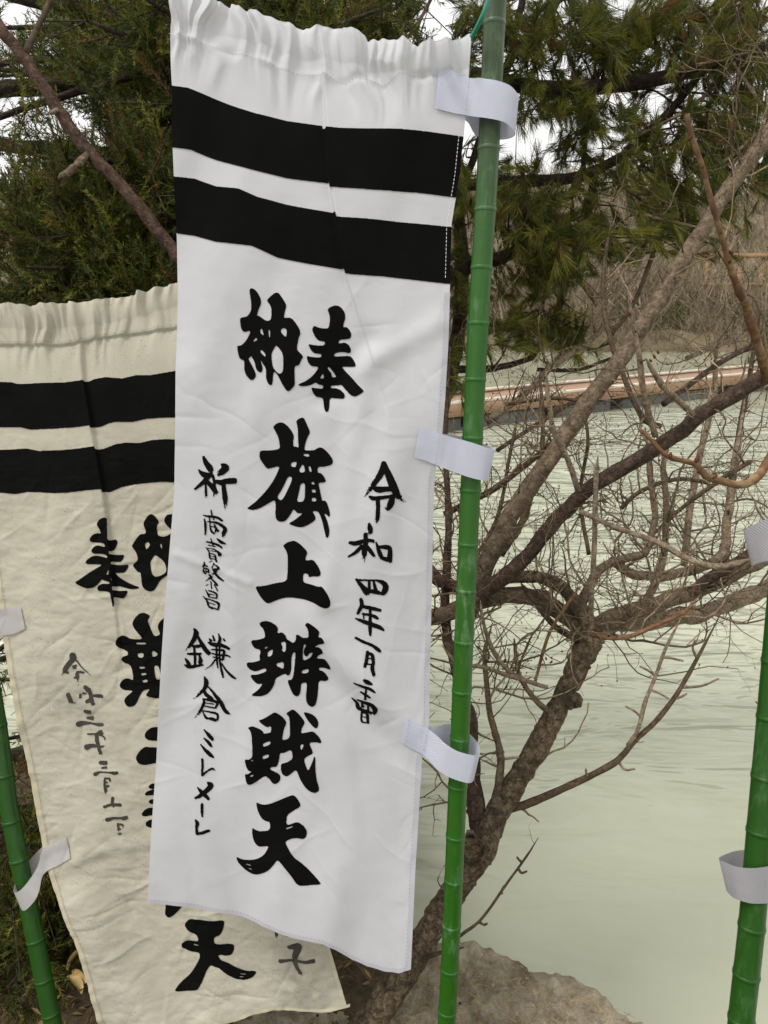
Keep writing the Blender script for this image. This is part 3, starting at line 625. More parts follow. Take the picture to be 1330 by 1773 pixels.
zA1, zA2, zA3, zA4, zA5, zA6 = Zoom(400, 490, 5.32), Zoom(400, 720, 6.65), Zoom(400, 920, 6.65), Zoom(400, 1060, 6.65), Zoom(400, 1220, 6.65), Zoom(390, 1370, 6.65)
PRINT_A = [
 (zA1, "190,55 220,60 255,95 282,150 285,200 262,245 245,305 265,305 330,355 375,345 380,260 372,215 338,170 345,150 410,93 440,93 460,115 515,200 515,225 500,285 493,328 545,322 580,340 640,430 645,480 632,495 610,610 630,635 672,678 655,705 635,750 625,762 592,765 590,850 595,935 570,970 535,1000 515,990 485,945 455,885 435,845 400,810 388,930 375,945 350,930 328,880 330,790 290,730 250,648 280,715 298,780 295,810 280,828 255,815 235,790 225,735 195,675 185,680 165,700 195,750 235,835 232,870 205,898 180,890 145,850 128,800 130,712 100,708 82,685 72,640 65,580 105,578 150,530 185,460 180,440 135,458 110,440 98,400 92,325 155,315 180,285 195,250 195,180 180,80",
  ["290,412 310,495 270,452", "350,435 367,435 365,515 355,490", "490,420 515,425 522,450 515,508 465,455 470,430", "237,500 250,528 205,548", "425,570 490,655 487,800 475,830 455,838 430,825 390,775 378,660 400,615", "287,615 320,650 328,690 270,632"]),
 (zA1, "945,210 985,208 1020,230 1050,275 1055,330 1040,370 1033,408 1065,405 1090,430 1110,465 1105,505 1085,517 1000,523 987,558 1050,547 1085,570 1107,610 1103,640 1085,648 1040,635 960,643 945,680 1095,668 1125,700 1148,745 1148,770 1110,773 1015,768 1060,820 1120,880 1180,950 1232,997 1190,1025 1150,1045 1115,1040 1085,1015 1040,965 1015,935 985,943 918,945 920,970 965,968 1010,985 1045,1020 1050,1050 1035,1068 960,1062 908,1058 907,1140 898,1180 883,1190 868,1180 855,1130 848,1057 785,1050 755,1010 740,960 790,970 850,975 850,940 810,938 785,915 740,940 680,953 640,950 618,935 690,905 745,865 785,820 812,772 745,768 715,735 697,672 750,683 830,688 838,655 770,650 740,620 713,562 770,575 862,578 870,540 815,535 785,510 755,450 752,425 767,393 800,410 850,420 900,420 912,350 910,295 890,250 905,230",
  ["852,830 858,880 820,878", "902,770 940,815 972,868 930,870 925,830 890,790"]),
 (zA2, "485,125 530,85 575,73 610,80 660,120 705,180 728,235 718,290 720,352 755,353 780,370 775,280 770,130 752,65 770,40 815,18 845,25 870,85 905,160 910,200 880,250 858,320 842,400 960,395 1000,368 1035,360 1075,380 1130,435 1172,500 1175,540 1150,568 1080,585 998,590 998,655 1030,655 1070,695 1092,745 1085,768 1005,770 1025,860 1050,985 1080,973 1105,1000 1140,1110 1140,1150 1130,1165 1110,1145 1068,1118 1110,1210 1135,1305 1132,1370 1112,1408 1095,1395 1080,1340 1055,1230 1030,1150 1000,1098 935,1098 965,1140 977,1180 965,1205 900,1250 830,1280 770,1280 710,1262 660,1240 740,1195 835,1115 770,1122 745,1098 722,1072 690,1130 640,1200 600,1222 555,1218 525,1195 512,1150 515,1000 500,968 420,1015 340,1060 270,1080 215,1073 190,1058 290,985 400,870 480,760 530,665 565,575 435,610 410,600 370,545 335,485 333,440 342,397 460,398 565,380 560,310 545,240 510,170",
  ["838,435 905,440 903,468 860,465 840,455", "697,535 763,525 745,595 692,580", "825,558 842,572 857,642 803,655 785,620", "892,575 920,582 932,645 905,640", "928,757 955,760 968,790 932,790", "932,848 972,846 980,882 935,882", "932,942 980,945 985,982 932,985", "655,705 690,697 705,715 695,760 650,860 600,955 575,972 550,960 532,932 580,860 620,780", "805,778 858,770 850,985 757,990 785,880"]),
 (zA3, "595,165 650,125 720,108 755,120 810,160 860,210 882,245 865,285 853,340 935,325 965,345 1005,400 1035,465 1035,495 1015,515 950,518 890,528 893,500 870,488 830,490 828,592 920,610 1005,632 1045,625 1075,655 1120,725 1148,800 1145,850 1120,878 1085,882 1035,865 960,820 850,785 700,763 610,768 520,800 440,837 405,838 350,785 305,710 275,637 380,632 500,600 640,580 648,480 653,340 650,270 630,215", []),
 (zA4, "315,150 345,127 395,118 440,125 500,155 537,195 525,262 580,242 620,265 638,320 675,335 710,362 745,335 748,255 785,265 828,298 895,290 895,230 880,175 852,145 865,125 890,115 930,140 985,180 1020,220 1018,245 1005,285 1040,285 1065,315 1077,350 1065,362 1010,370 960,405 1010,402 1040,425 1060,470 1050,485 1005,505 980,548 1065,543 1095,570 1130,625 1145,665 1135,680 1080,662 1010,658 1012,693 1045,695 1085,730 1122,785 1110,812 1080,818 1003,812 998,940 985,1040 965,1095 930,1115 895,1100 865,1060 858,980 875,825 803,832 798,930 780,975 750,988 720,975 690,930 640,800 700,790 718,720 735,560 740,450 695,500 690,680 672,735 650,747 615,720 510,775 495,840 460,910 410,965 340,995 270,1000 212,990 300,925 358,848 290,860 240,825 198,760 290,752 400,705 390,665 265,722 205,700 165,655 165,612 230,615 325,585 310,545 325,500 320,458 265,455 230,415 215,370 225,352 300,345 380,320 378,260 355,205 325,180",
  ["372,435 428,412 385,450", "410,485 478,437 465,515 415,538", "565,362 630,347 625,470 580,462 590,410", "515,605 605,585 600,672 550,645 525,640", "835,370 868,380 840,430 833,480 850,515 875,525 905,480 945,472 910,540 818,575", "812,685 892,665 888,715 815,722"]),
 (zA5, ["180,290 230,270 270,278 340,310 365,335 370,358 430,345 452,345 458,268 410,282 360,255 305,203 350,193 420,155 490,108 520,115 580,155 625,210 630,245 605,300 592,360 580,440 675,415 668,200 660,160 628,128 650,105 700,77 730,88 790,150 840,215 842,245 808,300 798,362 870,345 930,333 960,345 1005,390 1035,440 1035,465 1015,470 980,458 890,462 935,570 935,590 915,605 880,620 830,660 880,800 920,720 958,612 968,650 968,800 985,910 1012,1000 1005,1030 965,1052 910,1035 850,985 790,890 745,775 690,820 650,850 615,852 585,830 570,790 565,708 640,695 705,655 690,545 600,588 557,582 548,660 530,725 505,745 465,740 435,765 520,805 560,840 565,880 545,920 505,942 470,930 435,875 390,838 300,895 225,943 190,942 165,910 150,820 190,822 240,785 195,788 165,735 148,650 200,655 240,625 238,500 230,370 210,315",
        "828,108 880,115 940,140 985,185 1005,235 995,285 970,303 930,270 885,215 850,160"],
  ["360,468 447,438 447,480 365,508", "360,610 432,592 427,630 357,650", "790,493 830,483 825,520 797,560", "212,665 245,655 247,672", "205,855 220,835 258,822 248,845"]),
 (zA6, "350,147 400,170 470,172 560,148 680,98 765,68 795,75 830,115 865,180 855,205 780,245 707,290 700,405 820,368 860,385 910,430 937,480 935,530 920,555 890,567 830,550 770,547 685,580 735,670 795,765 880,830 990,930 1110,1058 1080,1065 950,1073 840,1078 760,960 690,870 605,770 560,840 500,910 430,960 360,990 310,993 250,970 180,915 130,860 115,815 122,797 160,820 215,830 310,822 380,795 440,750 475,695 500,638 395,662 365,655 330,620 305,550 300,445 340,470 390,485 512,465 513,370 455,362 415,335 380,280 355,200",
  ["698,432 775,410 778,422 700,446", "222,875 290,882 288,892 230,884", "253,917 300,932 297,942 258,928"]),
]
zR1, zR2 = Zoom(590, 780, 6.566), Zoom(590, 1010, 6.566)
zL1, zL2, zL3, zL4 = Zoom(300, 770, 9.5), Zoom(310, 870, 8.44), Zoom(290, 1080, 8.864), Zoom(290, 1250, 8.057)
BRUSH_A = [
 (zR1, "490,140,60 480,200,75 440,280,70 360,390,60 290,490,55 230,570,35 d.3; 500,160,60 545,270,80 600,400,90 650,500,75 740,590,50 d.6; 360,410,30 430,430,70 520,425,60 600,425,60; 335,515,35 380,530,50 470,520,45 560,510,40 600,510,60; 590,510,60 570,590,75 530,645,50 460,600,40 d.5; 425,550,50 425,640,48 420,740,48 395,840,25 d.7"),
 (zR1, "325,820,30 335,870,60 330,920,40 230,940,12 d.4; 110,1040,40 180,1045,55 300,1010,45 395,1015,40; 285,945,50 285,1040,55 270,1150,60 265,1290,40 d.5; 240,1080,45 170,1150,40 75,1210,20; 290,1070,50 340,1130,50 390,1200,30; 405,1030,20 440,1140,50 475,1220,45; 440,1080,35 520,1085,55 560,1110,50 560,1200,60 570,1275,25; 470,1210,40 520,1225,50 575,1245,40"),
 (zR1, "180,1460,30 230,1520,50 290,1600,70 310,1640,30; 190,1465,25 300,1468,22 400,1470,25 470,1490,50 510,1540,70 490,1610,60 440,1625,30; 325,1480,30 325,1570,40; 375,1480,28 390,1550,40 400,1600,50; 310,1590,50 370,1600,50 450,1615,50"),
 (zR2, "230,180,40 240,240,45 210,310,40 185,360,25; 265,265,40 360,285,45 470,310,35; 250,350,25 330,360,35 400,385,40 430,410,20; 260,340,20 262,410,20; 170,400,15 230,425,40 330,460,50 440,500,50 505,545,12; 335,275,35 335,370,32 335,470,45 335,560,35 340,610,15"),
 (zR2, "170,625,30 250,665,35 350,705,35 410,745,45 465,790,25"),
 (zR2, "305,785,40 295,870,40 270,960,35; 300,795,30 355,815,40 370,890,40 360,970,45 385,1065,35; 300,850,18 360,860,18; 295,915,18 350,925,20"),
 (zR2, "270,1095,35 310,1120,50 365,1150,20; 150,1135,15 220,1160,30 330,1195,35 405,1245,18"),
 (zR2, "290,1190,25 275,1340,30; 230,1240,25 290,1270,35 345,1305,18"),
 (zR2, "125,1330,15 180,1385,40 200,1445,50 280,1480,30; 190,1345,20 270,1365,40 350,1390,50 390,1450,60 370,1520,25; 240,1360,20 250,1440,45; 310,1380,20 310,1470,30; 280,1470,30 360,1500,40"),
 (zR2, "240,1490,25 230,1560,25 240,1610,25; 245,1495,25 295,1510,35 305,1580,35 315,1640,20; 245,1550,14 295,1555,14; 240,1610,20 300,1620,20"),
 (zL1, "515,200,50 560,300,90 620,380,110 630,430,80; 430,405,20 490,470,80 570,500,100 660,490,60; 640,460,60 560,560,80 450,660,60 350,740,30; 545,640,35 550,760,45 540,940,50 d.5; 560,590,70 650,680,90 710,760,80 740,790,30; 820,315,40 880,370,120 800,450,100 690,500,60 d.5; 670,500,40 690,600,50 690,740,60 670,890,60 d.6; 710,590,50 800,610,90 900,590,95 1000,585,100 1065,590,80; 845,640,70 860,780,85 870,920,95 865,1080,90 d.4"),
 (zL2, "475,110,20 490,190,30; 365,180,20 450,200,35 560,215,40 660,275,35; 380,240,25 395,330,35 390,480,25; 430,275,20 540,290,35 640,340,50 680,390,60 650,460,60 650,550,60 d.7; 450,210,25 460,310,20 450,340,20; 515,220,20 510,260,25; 520,320,25 560,400,40 590,420,25; 460,350,25 480,420,30 530,460,30; 470,345,15 540,370,25 530,440,30"),
 (zL2, "560,530,20 620,580,50 690,605,20; 470,525,15 490,600,22 500,640,20; 410,570,20 500,595,35 580,630,35 640,675,20; 430,620,15 540,650,20; 400,655,15 440,720,25 450,800,25 480,840,25; 420,665,15 520,690,20 600,760,45 560,770,30; 440,700,12 550,720,15; 450,745,15 520,765,20 540,850,30 560,880,12; 460,780,12 530,800,14; 465,815,12 530,835,16; 480,855,12 410,890,15 d.2"),
 (zL2, "375,865,15 380,900,30 350,945,20; 360,910,20 430,935,25; 370,950,20 360,1010,25 400,1050,25; 375,955,18 430,975,25 430,1040,30; 360,1000,15 420,1010,15; 395,960,12 400,1040,12; 510,890,18 480,960,20; 505,895,18 580,960,30 540,980,30 490,975,18; 530,970,25 540,1010,35 480,1060,25; 495,970,20 540,1060,35 600,1120,35 665,1160,12; 440,1060,30 470,1100,40 420,1110,20; 395,1145,15 460,1120,20 540,1200,35 560,1235,18; 460,1160,20 470,1280,20; 420,1205,18 380,1220,10; 510,1210,15 565,1315,20"),
 (zL2, "385,1280,12 420,1350,30 440,1400,25; 430,1295,20 520,1330,30 545,1370,30 530,1430,25; 440,1345,15 520,1370,16; 435,1390,18 530,1410,18; 345,1370,10 400,1440,30 430,1530,30 500,1570,30; 395,1410,14 500,1450,25 570,1500,40 555,1600,15; 420,1470,14 530,1510,16; 430,1530,20 560,1580,25"),
 (zL3, "400,95,30 425,170,80 380,280,70 300,400,60 200,525,30 d.4; 440,190,30 490,300,55 560,420,75 640,510,60; 350,365,30 430,375,55 495,365,40; 390,390,35 400,540,45 395,680,40; 290,490,30 390,495,50 515,490,30; 260,570,30 300,650,60 310,710,40; 475,530,40 485,600,65 460,670,60 d.6; 245,665,25 300,700,50 400,690,50 545,660,25; 625,255,25 660,310,60; 680,210,25 710,300,40; 770,180,20 790,260,50 770,330,50; 850,260,30 870,300,35; 610,315,25 680,345,60 800,350,60 900,390,50 945,425,30; 660,425,25 760,430,35 850,440,40 840,520,45 840,600,30; 665,490,25 770,510,30 900,515,30 960,555,15; 680,545,20 760,560,30 840,590,30; 735,340,35 735,480,35 740,620,35 755,740,15; 785,360,35 780,480,30 790,650,35 820,800,40 840,885,20; 710,590,30 640,680,22 545,740,10; 810,640,25 890,760,35 970,840,45 1040,885,25"),
 (zL3, "545,855,25 570,940,75 540,1040,60 430,1150,50 240,1275,20 d.45; 590,1000,20 680,1100,45 790,1240,65 870,1390,60 980,1440,15 d.8; 535,1060,35 570,1130,60 650,1180,50 680,1200,20; 520,1190,20 540,1240,45 500,1340,45 430,1450,50 280,1565,15 d.45; 545,1195,25 640,1215,50 740,1260,45 700,1360,30; 570,1260,18 700,1280,20; 550,1310,18 700,1340,30; 500,1380,15 620,1400,30 740,1440,40 740,1550,30; 510,1390,15 560,1480,40 600,1510,30; 600,1500,25 660,1510,55 735,1540,40"),
 (zL4, "490,150,20 550,220,50 600,280,50 615,305,20; 490,270,20 550,330,45 605,400,25; 445,355,18 520,440,45 580,500,50 635,550,12"),
 (zL4, "470,555,35 475,640,35 470,750,30 485,790,30; 475,770,40 540,720,30 610,690,30 650,725,12"),
 (zL4, "550,875,30 590,920,75 540,980,70 440,1050,55 360,1090,20; 410,935,18 470,1000,55 530,1060,50 575,1115,35"),
 (zL4, "475,1170,40 475,1260,40 480,1350,20"),
 (zL4, "385,1380,20 410,1430,55 400,1500,40 405,1580,50; 410,1575,45 480,1565,45 560,1540,45 580,1555,25"),
]
zB1, zB2, zB3, zB8 = Zoom(120, 870, 6.65), Zoom(90, 1050, 6.045), Zoom(90, 1230, 6.045), Zoom(230, 1540, 3.5)
PRINT_B = [
 (zB1, "330,240 345,205 385,178 420,173 438,180 440,220 450,350 453,435 490,435 530,423 550,460 535,505 510,550 480,565 460,550 468,598 560,608 622,602 610,650 585,685 540,690 480,680 485,715 570,725 672,718 660,765 630,808 580,815 520,810 560,860 640,915 750,965 800,978 775,998 700,1003 620,985 560,965 535,975 500,960 497,1008 570,1025 663,1015 650,1065 620,1108 570,1105 515,1085 522,1150 512,1210 495,1180 480,1030 400,1018 345,1015 335,985 350,950 400,930 470,938 470,912 420,900 385,880 350,935 300,975 240,985 180,975 75,922 140,880 250,800 340,745 392,715 330,708 250,710 205,700 205,675 240,640 290,610 350,612 450,640 440,608 400,590 300,590 270,570 268,545 300,505 345,490 425,515 415,470 370,462 265,455 250,430 255,405 290,365 330,352 375,357 365,315 335,270",
  ["465,762 462,830 435,828", "485,850 505,905 490,895"]),
 (zB1, ["835,240 880,165 915,135 945,135 985,165 1025,225 1000,260 995,300 1005,380 1070,398 1130,380 1155,360 1250,340 1250,750 1120,840 1040,895 1005,950 970,1015 930,1030 880,1020 825,975 812,808 775,808 745,770 708,725 780,665 755,580 705,510 710,490 760,415 805,365 872,360 860,305", "1160,135 1120,140 1090,180 1085,225 1110,260 1155,310 1230,330 1230,130"],
  ["860,470 900,455 918,495 870,548 855,500", "1035,475 1055,480 1063,545 1040,510", "980,600 1090,685 1115,800 1050,845 990,860 960,845 935,800 918,690 950,635"]),
 (zB2, "830,180 850,130 900,80 945,72 990,85 1018,105 990,150 1010,210 1060,320 1130,300 1095,215 1120,165 1170,118 1230,90 1260,900 1120,970 990,935 990,915 1030,860 950,880 915,950 880,1030 820,1053 780,1040 755,990 770,950 860,880 750,878 710,850 705,820 735,770 785,750 860,778 825,615 750,590 722,560 740,525 790,515 790,475 720,445 665,410 660,380 690,325 735,303 770,315 815,345 945,350 900,290 845,230",
  ["865,383 970,382 988,397 880,402", "887,495 955,490 953,537 900,537", "1040,480 1060,465 1105,500 1085,525 1045,532", "912,630 970,628 975,650 920,652", "930,700 985,697 990,716 938,720", "948,770 1000,763 1007,787 960,797", "1062,622 1110,618 1145,720 1140,762 1092,765"]),
 (zB3, ["1090,168 1050,172 1005,200 975,245 980,280 1020,308 1085,313 1150,313 1150,168", "1080,380 1030,378 985,370 930,410 890,470 890,510 920,550 980,563 1070,545 1150,545 1150,380"], []),
 (zB3, ["1050,755 1020,780 1020,800 1045,815 1110,815 1110,755", "1045,822 1000,840 978,865 990,882 1045,875 1110,880 1110,820", "1040,920 1015,945 1040,970 1100,970 1100,920", "1035,1010 985,1025 945,1070 945,1100 985,1105 1035,1095 1100,1095 1100,1010", "1030,1135 985,1165 985,1200 1030,1220 1100,1220 1100,1135"], []),
 (zB8, "195,60 300,90 290,120 240,170 210,185 188,165 195,110", []),
 (zB8, "305,225 335,192 370,192 460,205 552,198 545,250 525,290 485,305 490,350 608,342 610,380 595,410 570,418 505,415 530,448 570,460 630,490 680,510 742,508 745,520 720,550 680,565 620,562 575,540 520,495 490,487 465,475 440,510 410,590 375,648 232,657 270,605 350,525 415,405 330,388 290,370 288,345 310,325 340,322 395,330 385,290 330,262",
  ["358,343 395,352 398,358 365,352", "645,525 682,528 680,533 648,530", "642,543 668,543 668,548 642,549"]),
]
BRUSH_B = [
 (zB2, "220,515,45 225,560,50; 215,560,35 150,640,35 90,730,25 d.5; 250,560,12 340,660,9 480,780,6 d.4; 255,615,15 220,650,40; 145,690,20 200,700,10 d.3; 330,690,15 270,690,20 265,760,30 285,840,18 d.3; 270,740,15 220,750,12"),
 (zB2, "345,850,30 390,890,40; 390,890,25 405,970,28 430,1045,25; 400,935,12 480,940,25 535,945,20; 385,990,30 340,1005,18; 320,915,16 380,915,10 d.2; 165,925,28 195,1015,30; 290,930,18 285,1000,16 d.2; 200,1015,8 290,1010,8 d.2"),
 (zB2, "340,1105,25 405,1115,30; 365,1175,20 430,1180,28; 270,1240,40 320,1230,30 400,1230,14 480,1245,22 540,1240,20"),
 (zB3, "365,258,14 440,255,12 500,240,35 520,232,25; 455,275,28 460,320,28 480,390,25 505,475,25; 350,395,40 410,380,28 500,385,16 620,375,8 d.7; 480,265,10 540,290,12 540,370,14 d.3"),
 (zB3, "500,555,28 575,555,30; 520,607,14 575,600,18; 445,675,28 500,652,14 600,652,12 650,655,25 705,645,16"),
 (zB3, "550,715,14 550,800,20 575,900,28 d.6; 560,715,12 600,720,16 600,780,14 d.3; 555,760,10 595,755,12 d.3; 555,805,20 600,790,12"),
 (zB3, "635,920,22 630,970,22 650,1035,20 d.5; 545,1015,20 620,990,20 740,985,25"),
 (zB3, "575,1150,30 640,1130,20 720,1125,16 760,1125,30 800,1105,16"),
 (zB3, "690,1190,16 695,1300,24 d.2; 690,1195,12 740,1200,16 750,1280,14 d.2; 690,1245,14 745,1240,12 d.2; 700,1295,14 745,1280,12 d.3"),
 (zB8, "868,250,12 872,300,14 d.4; 935,265,14 938,290,12"),
 (zB8, "945,350,12 1000,350,30 985,400,25 985,450,18 1010,500,14 1020,520,28; 893,437,16 960,430,10 1040,440,12 1110,432,18"),
]

# ------------------------------------------------------------------ the two hanging cloths
def segd(x, y, x1, y1, x2, y2):
    t = np.clip(((x-x1)*(x2-x1)+(y-y1)*(y2-y1))/((x2-x1)**2+(y2-y1)**2), 0, 1)
    s = ((x-x1)*(y2-y1)-(y-y1)*(x2-x1))/math.hypot(x2-x1, y2-y1)
    return np.hypot(x-x1-t*(x2-x1), y-y1-t*(y2-y1)), s, t
def creases(x, y, seed, n, box, amp, lmin, lmax, wid, ang0, angs):
    r = np.random.default_rng(seed); h = np.zeros_like(x)
    XX = x+4*vnoise(x/40, y/40, seed+3); YY = y+6*vnoise(x/45+7, y/45, seed+4)
    for _ in range(n):
        cx = r.uniform(box[0], box[2]); cy = r.uniform(box[1], box[3]); L = r.uniform(lmin, lmax)
        a = r.normal(ang0, angs); dx, dy = math.cos(a)*L/2, math.sin(a)*L/2
        wd = wid*r.uniform(0.6, 1.6); k = amp*r.uniform(0.3, 1)*r.choice([-1, 1])
        xa, xb = int(max(0, cx-abs(dx)-wd*5-10-x[0, 0])), int(cx+abs(dx)+wd*5+10-x[0, 0])
        ya, yb = int(max(0, cy-abs(dy)-wd*5-10-y[0, 0])), int(cy+abs(dy)+wd*5+10-y[0, 0])
        if xb <= xa or yb <= ya: continue
        sl = (slice(ya, yb), slice(xa, xb))
        d, s, t = segd(XX[sl], YY[sl], cx-dx, cy-dy, cx+dx, cy+dy)
        h[sl] += k*np.exp(-np.abs(d)/wd)*np.sin(np.clip(t, 0.02, 0.98)*math.pi)**0.7
    return h
topA = pl("250,-24 295,-15 340,-8 379,2 400,5 439,17 463,19 487,31 511,35 535,42 549,39 578,43 617,54 632,57 637,68 650,62 679,67 699,66 723,79 742,72 761,72 776,72 790,67 814,54 830,48")
botA = pl("230,1558 256,1563 316,1573 373,1586 459,1607 516,1619 560,1628 581,1640 610,1663 636,1677 665,1686 690,1687 709,1680 730,1668")
lefA = pl("295,-40 298,100 301,155 302,260 306,410 308,520 306,700 303,850 299,900 285,1060 272,1248 260,1470 256,1563 255,1600")
rigA = pl("817,-40 816,63 813,125 804,231 797,300 783,385 780,491 776,600 770,690 765,750 753,820 751,850 748,1000 744,1200 743,1260 731,1313 725,1420 719,1517 711,1680 710,1720")
topB = pl("-90,519 -40,524 0,527 24,526 36,530 48,529 58,533 72,527 84,529 96,525 108,527 120,523 133,525 144,521 152,523 168,519 180,520 192,514 205,515 217,510 230,511 241,504 252,505 265,498 289,493 308,486 350,470 395,455 430,440")
botB = pl("100,1835 180,1822 300,1805 360,1785 407,1773 430,1763 473,1751 515,1752 558,1754 601,1747 640,1735")
lefB = pl("-44,500 -40,700 -25,900 4,1106 30,1240 46,1308 75,1466 91,1522 140,1642 172,1773 185,1840")
rigB = pl("385,440 400,600 430,900 480,1200 530,1450 570,1640 601,1747 612,1800")
seamA = pl("295,62 320,68 396,91 439,101 506,122 556,126 563,128 578,137 598,141 617,132 646,140 665,147 689,129 732,131 760,130 815,125")
seamB = pl("-60,596 20,597 60,597 105,598 140,592 170,585 217,579 250,575 308,566 400,545")
def yat(c, x): return np.interp(x, c[:, 0], c[:, 1])
def xat(c, y): return np.interp(y, c[:, 1], c[:, 0])

def hA(x, y):
    x = np.asarray(x, float); y = np.asarray(y, float)
    yt = yat(topA, x); ys = yat(seamA, x)
    g = np.clip((ys+85-y)/(ys+85-yt), 0, 1.2)                       # gathers of the rod sleeve
    wx = x+0.30*(y-yt)*vnoise(x/90, x*0+3.1, 5)+9*vnoise(x/60, y/60, 6)
    gat = vnoise(wx/17, y/150, 11)*0.55+vnoise(wx/9, y/90, 12)*0.25-np.abs(vnoise(wx/27, y/220, 13))*0.75+.22
    h = 0.025*gat*g**1.3
    h += 0.0035*np.exp(-((y-ys)/8)**2)*vnoise(x/26, y/60, 15)         # puckered seam
    h += 0.0035*np.clip(1-((y-(yt+28))/30)**2, 0, 1)*sstep(yt-2, yt+8, y)  # the rod inside
    # pleat running down through the stripes
    xp = np.interp(y, [60, 96, 318, 467, 560, 700], [552, 557, 571, 595, 625, 670])
    st = np.interp(y, [40, 100, 300, 480, 620, 800], [0.002, 0.008, 0.010, 0.008, 0.003, 0.0])
    dx = x-xp
    h += st*sstep(-4, 4, dx)*np.exp(-np.clip(dx, 0, 999)/75)-0.35*st*np.exp(-np.clip(-dx, 0, 999)/40)*(dx < 0)
    # broad folds
    h += 0.013*vnoise(x/150+0.3, y/420, 21)+0.0075*vnoise(x/75+y/260, y/300, 22)*sstep(60, 250, y)+0.0035*vnoise(x/42-y/330, y/230, 23)*sstep(420, 620, y)
    d, s, t = segd(x, y, 470, 1010, 735, 1300)
    h += 0.0075*np.exp(-(d/26)**2)*np.sin(np.clip(t, 0, 1)*math.pi)
    d, s, t = segd(x, y, 520, 1120, 740, 1370); h -= 0.006*np.exp(-(d/22)**2)*np.sin(np.clip(t, 0, 1)*math.pi)
    d, s, t = segd(x, y, 620, 640, 760, 560); h += 0.005*np.exp(-(d/20)**2)
    d, s, t = segd(x, y, 560, 690, 640, 590); h -= 0.005*np.exp(-(d/20)**2)
    d, s, t = segd(x, y, 640, 620, 560, 1040); h += 0.006*np.exp(-(d/22)**2)
    d, s, t = segd(x, y, 310, 960, 430, 1010); h += 0.002*np.exp(-(d/8)**2)
    d, s, t = segd(x, y, 330, 640, 420, 900); h += 0.005*np.exp(-(d/28)**2)
    # lower edge curling
    yb = yat(botA, x); h += 0.016*sstep(260, 0, yb-y)*vnoise(x/120+0.7, y*0, 31)
    # small crumples
    h += creases(x, y, 41, 110, (250, 500, 800, 1690), 0.0013, 50, 220, 5, 0.35, 0.8)
    h += 0.00035*fbm(x/40, y/30, 44, 3)*sstep(150, 420, y)
    h += 0.0011*vnoise(x/11+y/60, y/36, 45)*sstep(40, 0, xat(rigA, y)-x)*sstep(300, 600, y)     # puckered hem
    return h
def hB(x, y):
    x = np.asarray(x, float); y = np.asarray(y, float)
    yt = yat(topB, x); ys = yat(seamB, x)
    g = np.clip((ys+60-y)/(ys+60-yt), 0, 1.2)
    wx = x+0.35*(y-yt)*vnoise(x/70, x*0+1.1, 55)+6*vnoise(x/40, y/40, 56)
    gat = vnoise(wx/13, y/120, 51)*0.7+vnoise(wx/7, y/70, 52)*0.3+np.abs(vnoise(wx/22, y/160, 53))*0.5
    h = 0.019*gat*g**1.3
    h += 0.003*np.clip(1-((y-(yt+20))/22)**2, 0, 1)*sstep(yt-2, yt+6, y)
    h -= 0.0065*sstep(ys-1.5, ys+1.5, y)*np.exp(-np.clip(y-ys, 0, 999)/18)
    xp = np.interp(y, [520, 600, 660, 740, 850, 880, 1050, 1150], [130, 142, 146, 160, 180, 184, 200, 210])
    st = np.interp(y, [520, 600, 850, 1050, 1200], [0.002, 0.007, 0.008, 0.005, 0.0])
    dx = x-xp
    h -= st*sstep(-3.5, 3.5, dx)*np.exp(-np.clip(dx, 0, 999)/60)-0.4*st*np.exp(-np.clip(-dx, 0, 999)/35)*(dx < 0)
    h += 0.012*vnoise(x/130+4, y/330, 61)
    d, s, t = segd(x, y, 140, 1560, 265, 1790); h += 0.015*np.exp(-(d/34)**2)
    d, s, t = segd(x, y, 170, 1500, 330, 1760); h -= 0.014*np.exp(-(d/36)**2)
    d, s, t = segd(x, y, 100, 1500, 300, 1440); h += 0.005*np.exp(-(d/14)**2)
    h += creases(x, y, 71, 300, (-40, 840, 600, 1820), 0.0030, 30, 170, 3.6, -0.25, 0.75)
    h += creases(x, y, 72, 30, (-40, 640, 400, 840), 0.0018, 30, 90, 4.0, 0.0, 1.2)
    k = sstep(640, 860, y)
    h += k*(0.0013*fbm(x/34, y/22, 74, 4, 0.55)+0.0008*np.abs(vnoise(x/26+y/80, y/13, 75)))
    h += 0.0016*vnoise(x/16, y/12, 76)*sstep(30, 0, x-xat(lefB, y))
    return h
class Cloth:
    """a hanging sheet: flat() lies in its plane, surf() adds folds and creases (sampled once on a fine grid)"""
    def __init__(s, inv, hfun, box):
        s.inv = inv; s.x0, s.y0, x1, y1 = box
        X, Y = np.meshgrid(np.arange(s.x0, x1+1.0), np.arange(s.y0, y1+1.0)); s.H = hfun(X, Y)
        p0, p1, p2 = s.flat(300, 900), s.flat(400, 900), s.flat(300, 1000)
        n = np.cross(p1-p0, p2-p0); n /= np.linalg.norm(n)
        s.n = n if n@(CAM-p0) > 0 else -n
    def h(s, x, y):
        gx = np.clip(x-s.x0, 0, s.H.shape[1]-1.001); gy = np.clip(y-s.y0, 0, s.H.shape[0]-1.001)
        i = gx.astype(int); j = gy.astype(int); fx = gx-i; fy = gy-j
        return (s.H[j, i]*(1-fx)+s.H[j, i+1]*fx)*(1-fy)+(s.H[j+1, i]*(1-fx)+s.H[j+1, i+1]*fx)*fy
    def zc(s, x, y): return 1.0/(s.inv[0]+s.inv[1]*np.asarray(x, float)+s.inv[2]*np.asarray(y, float))
    def flat(s, x, y): return P(x, y, s.zc(x, y))
    def surf(s, x, y, off=0.0):
        x = np.asarray(x, float); y = np.asarray(y, float)
        return s.flat(x, y)+s.n*(s.h(x, y)+off)[..., None]
A = Cloth((0.885, 0.0, -0.0000993), hA, (240, -50, 840, 1740))
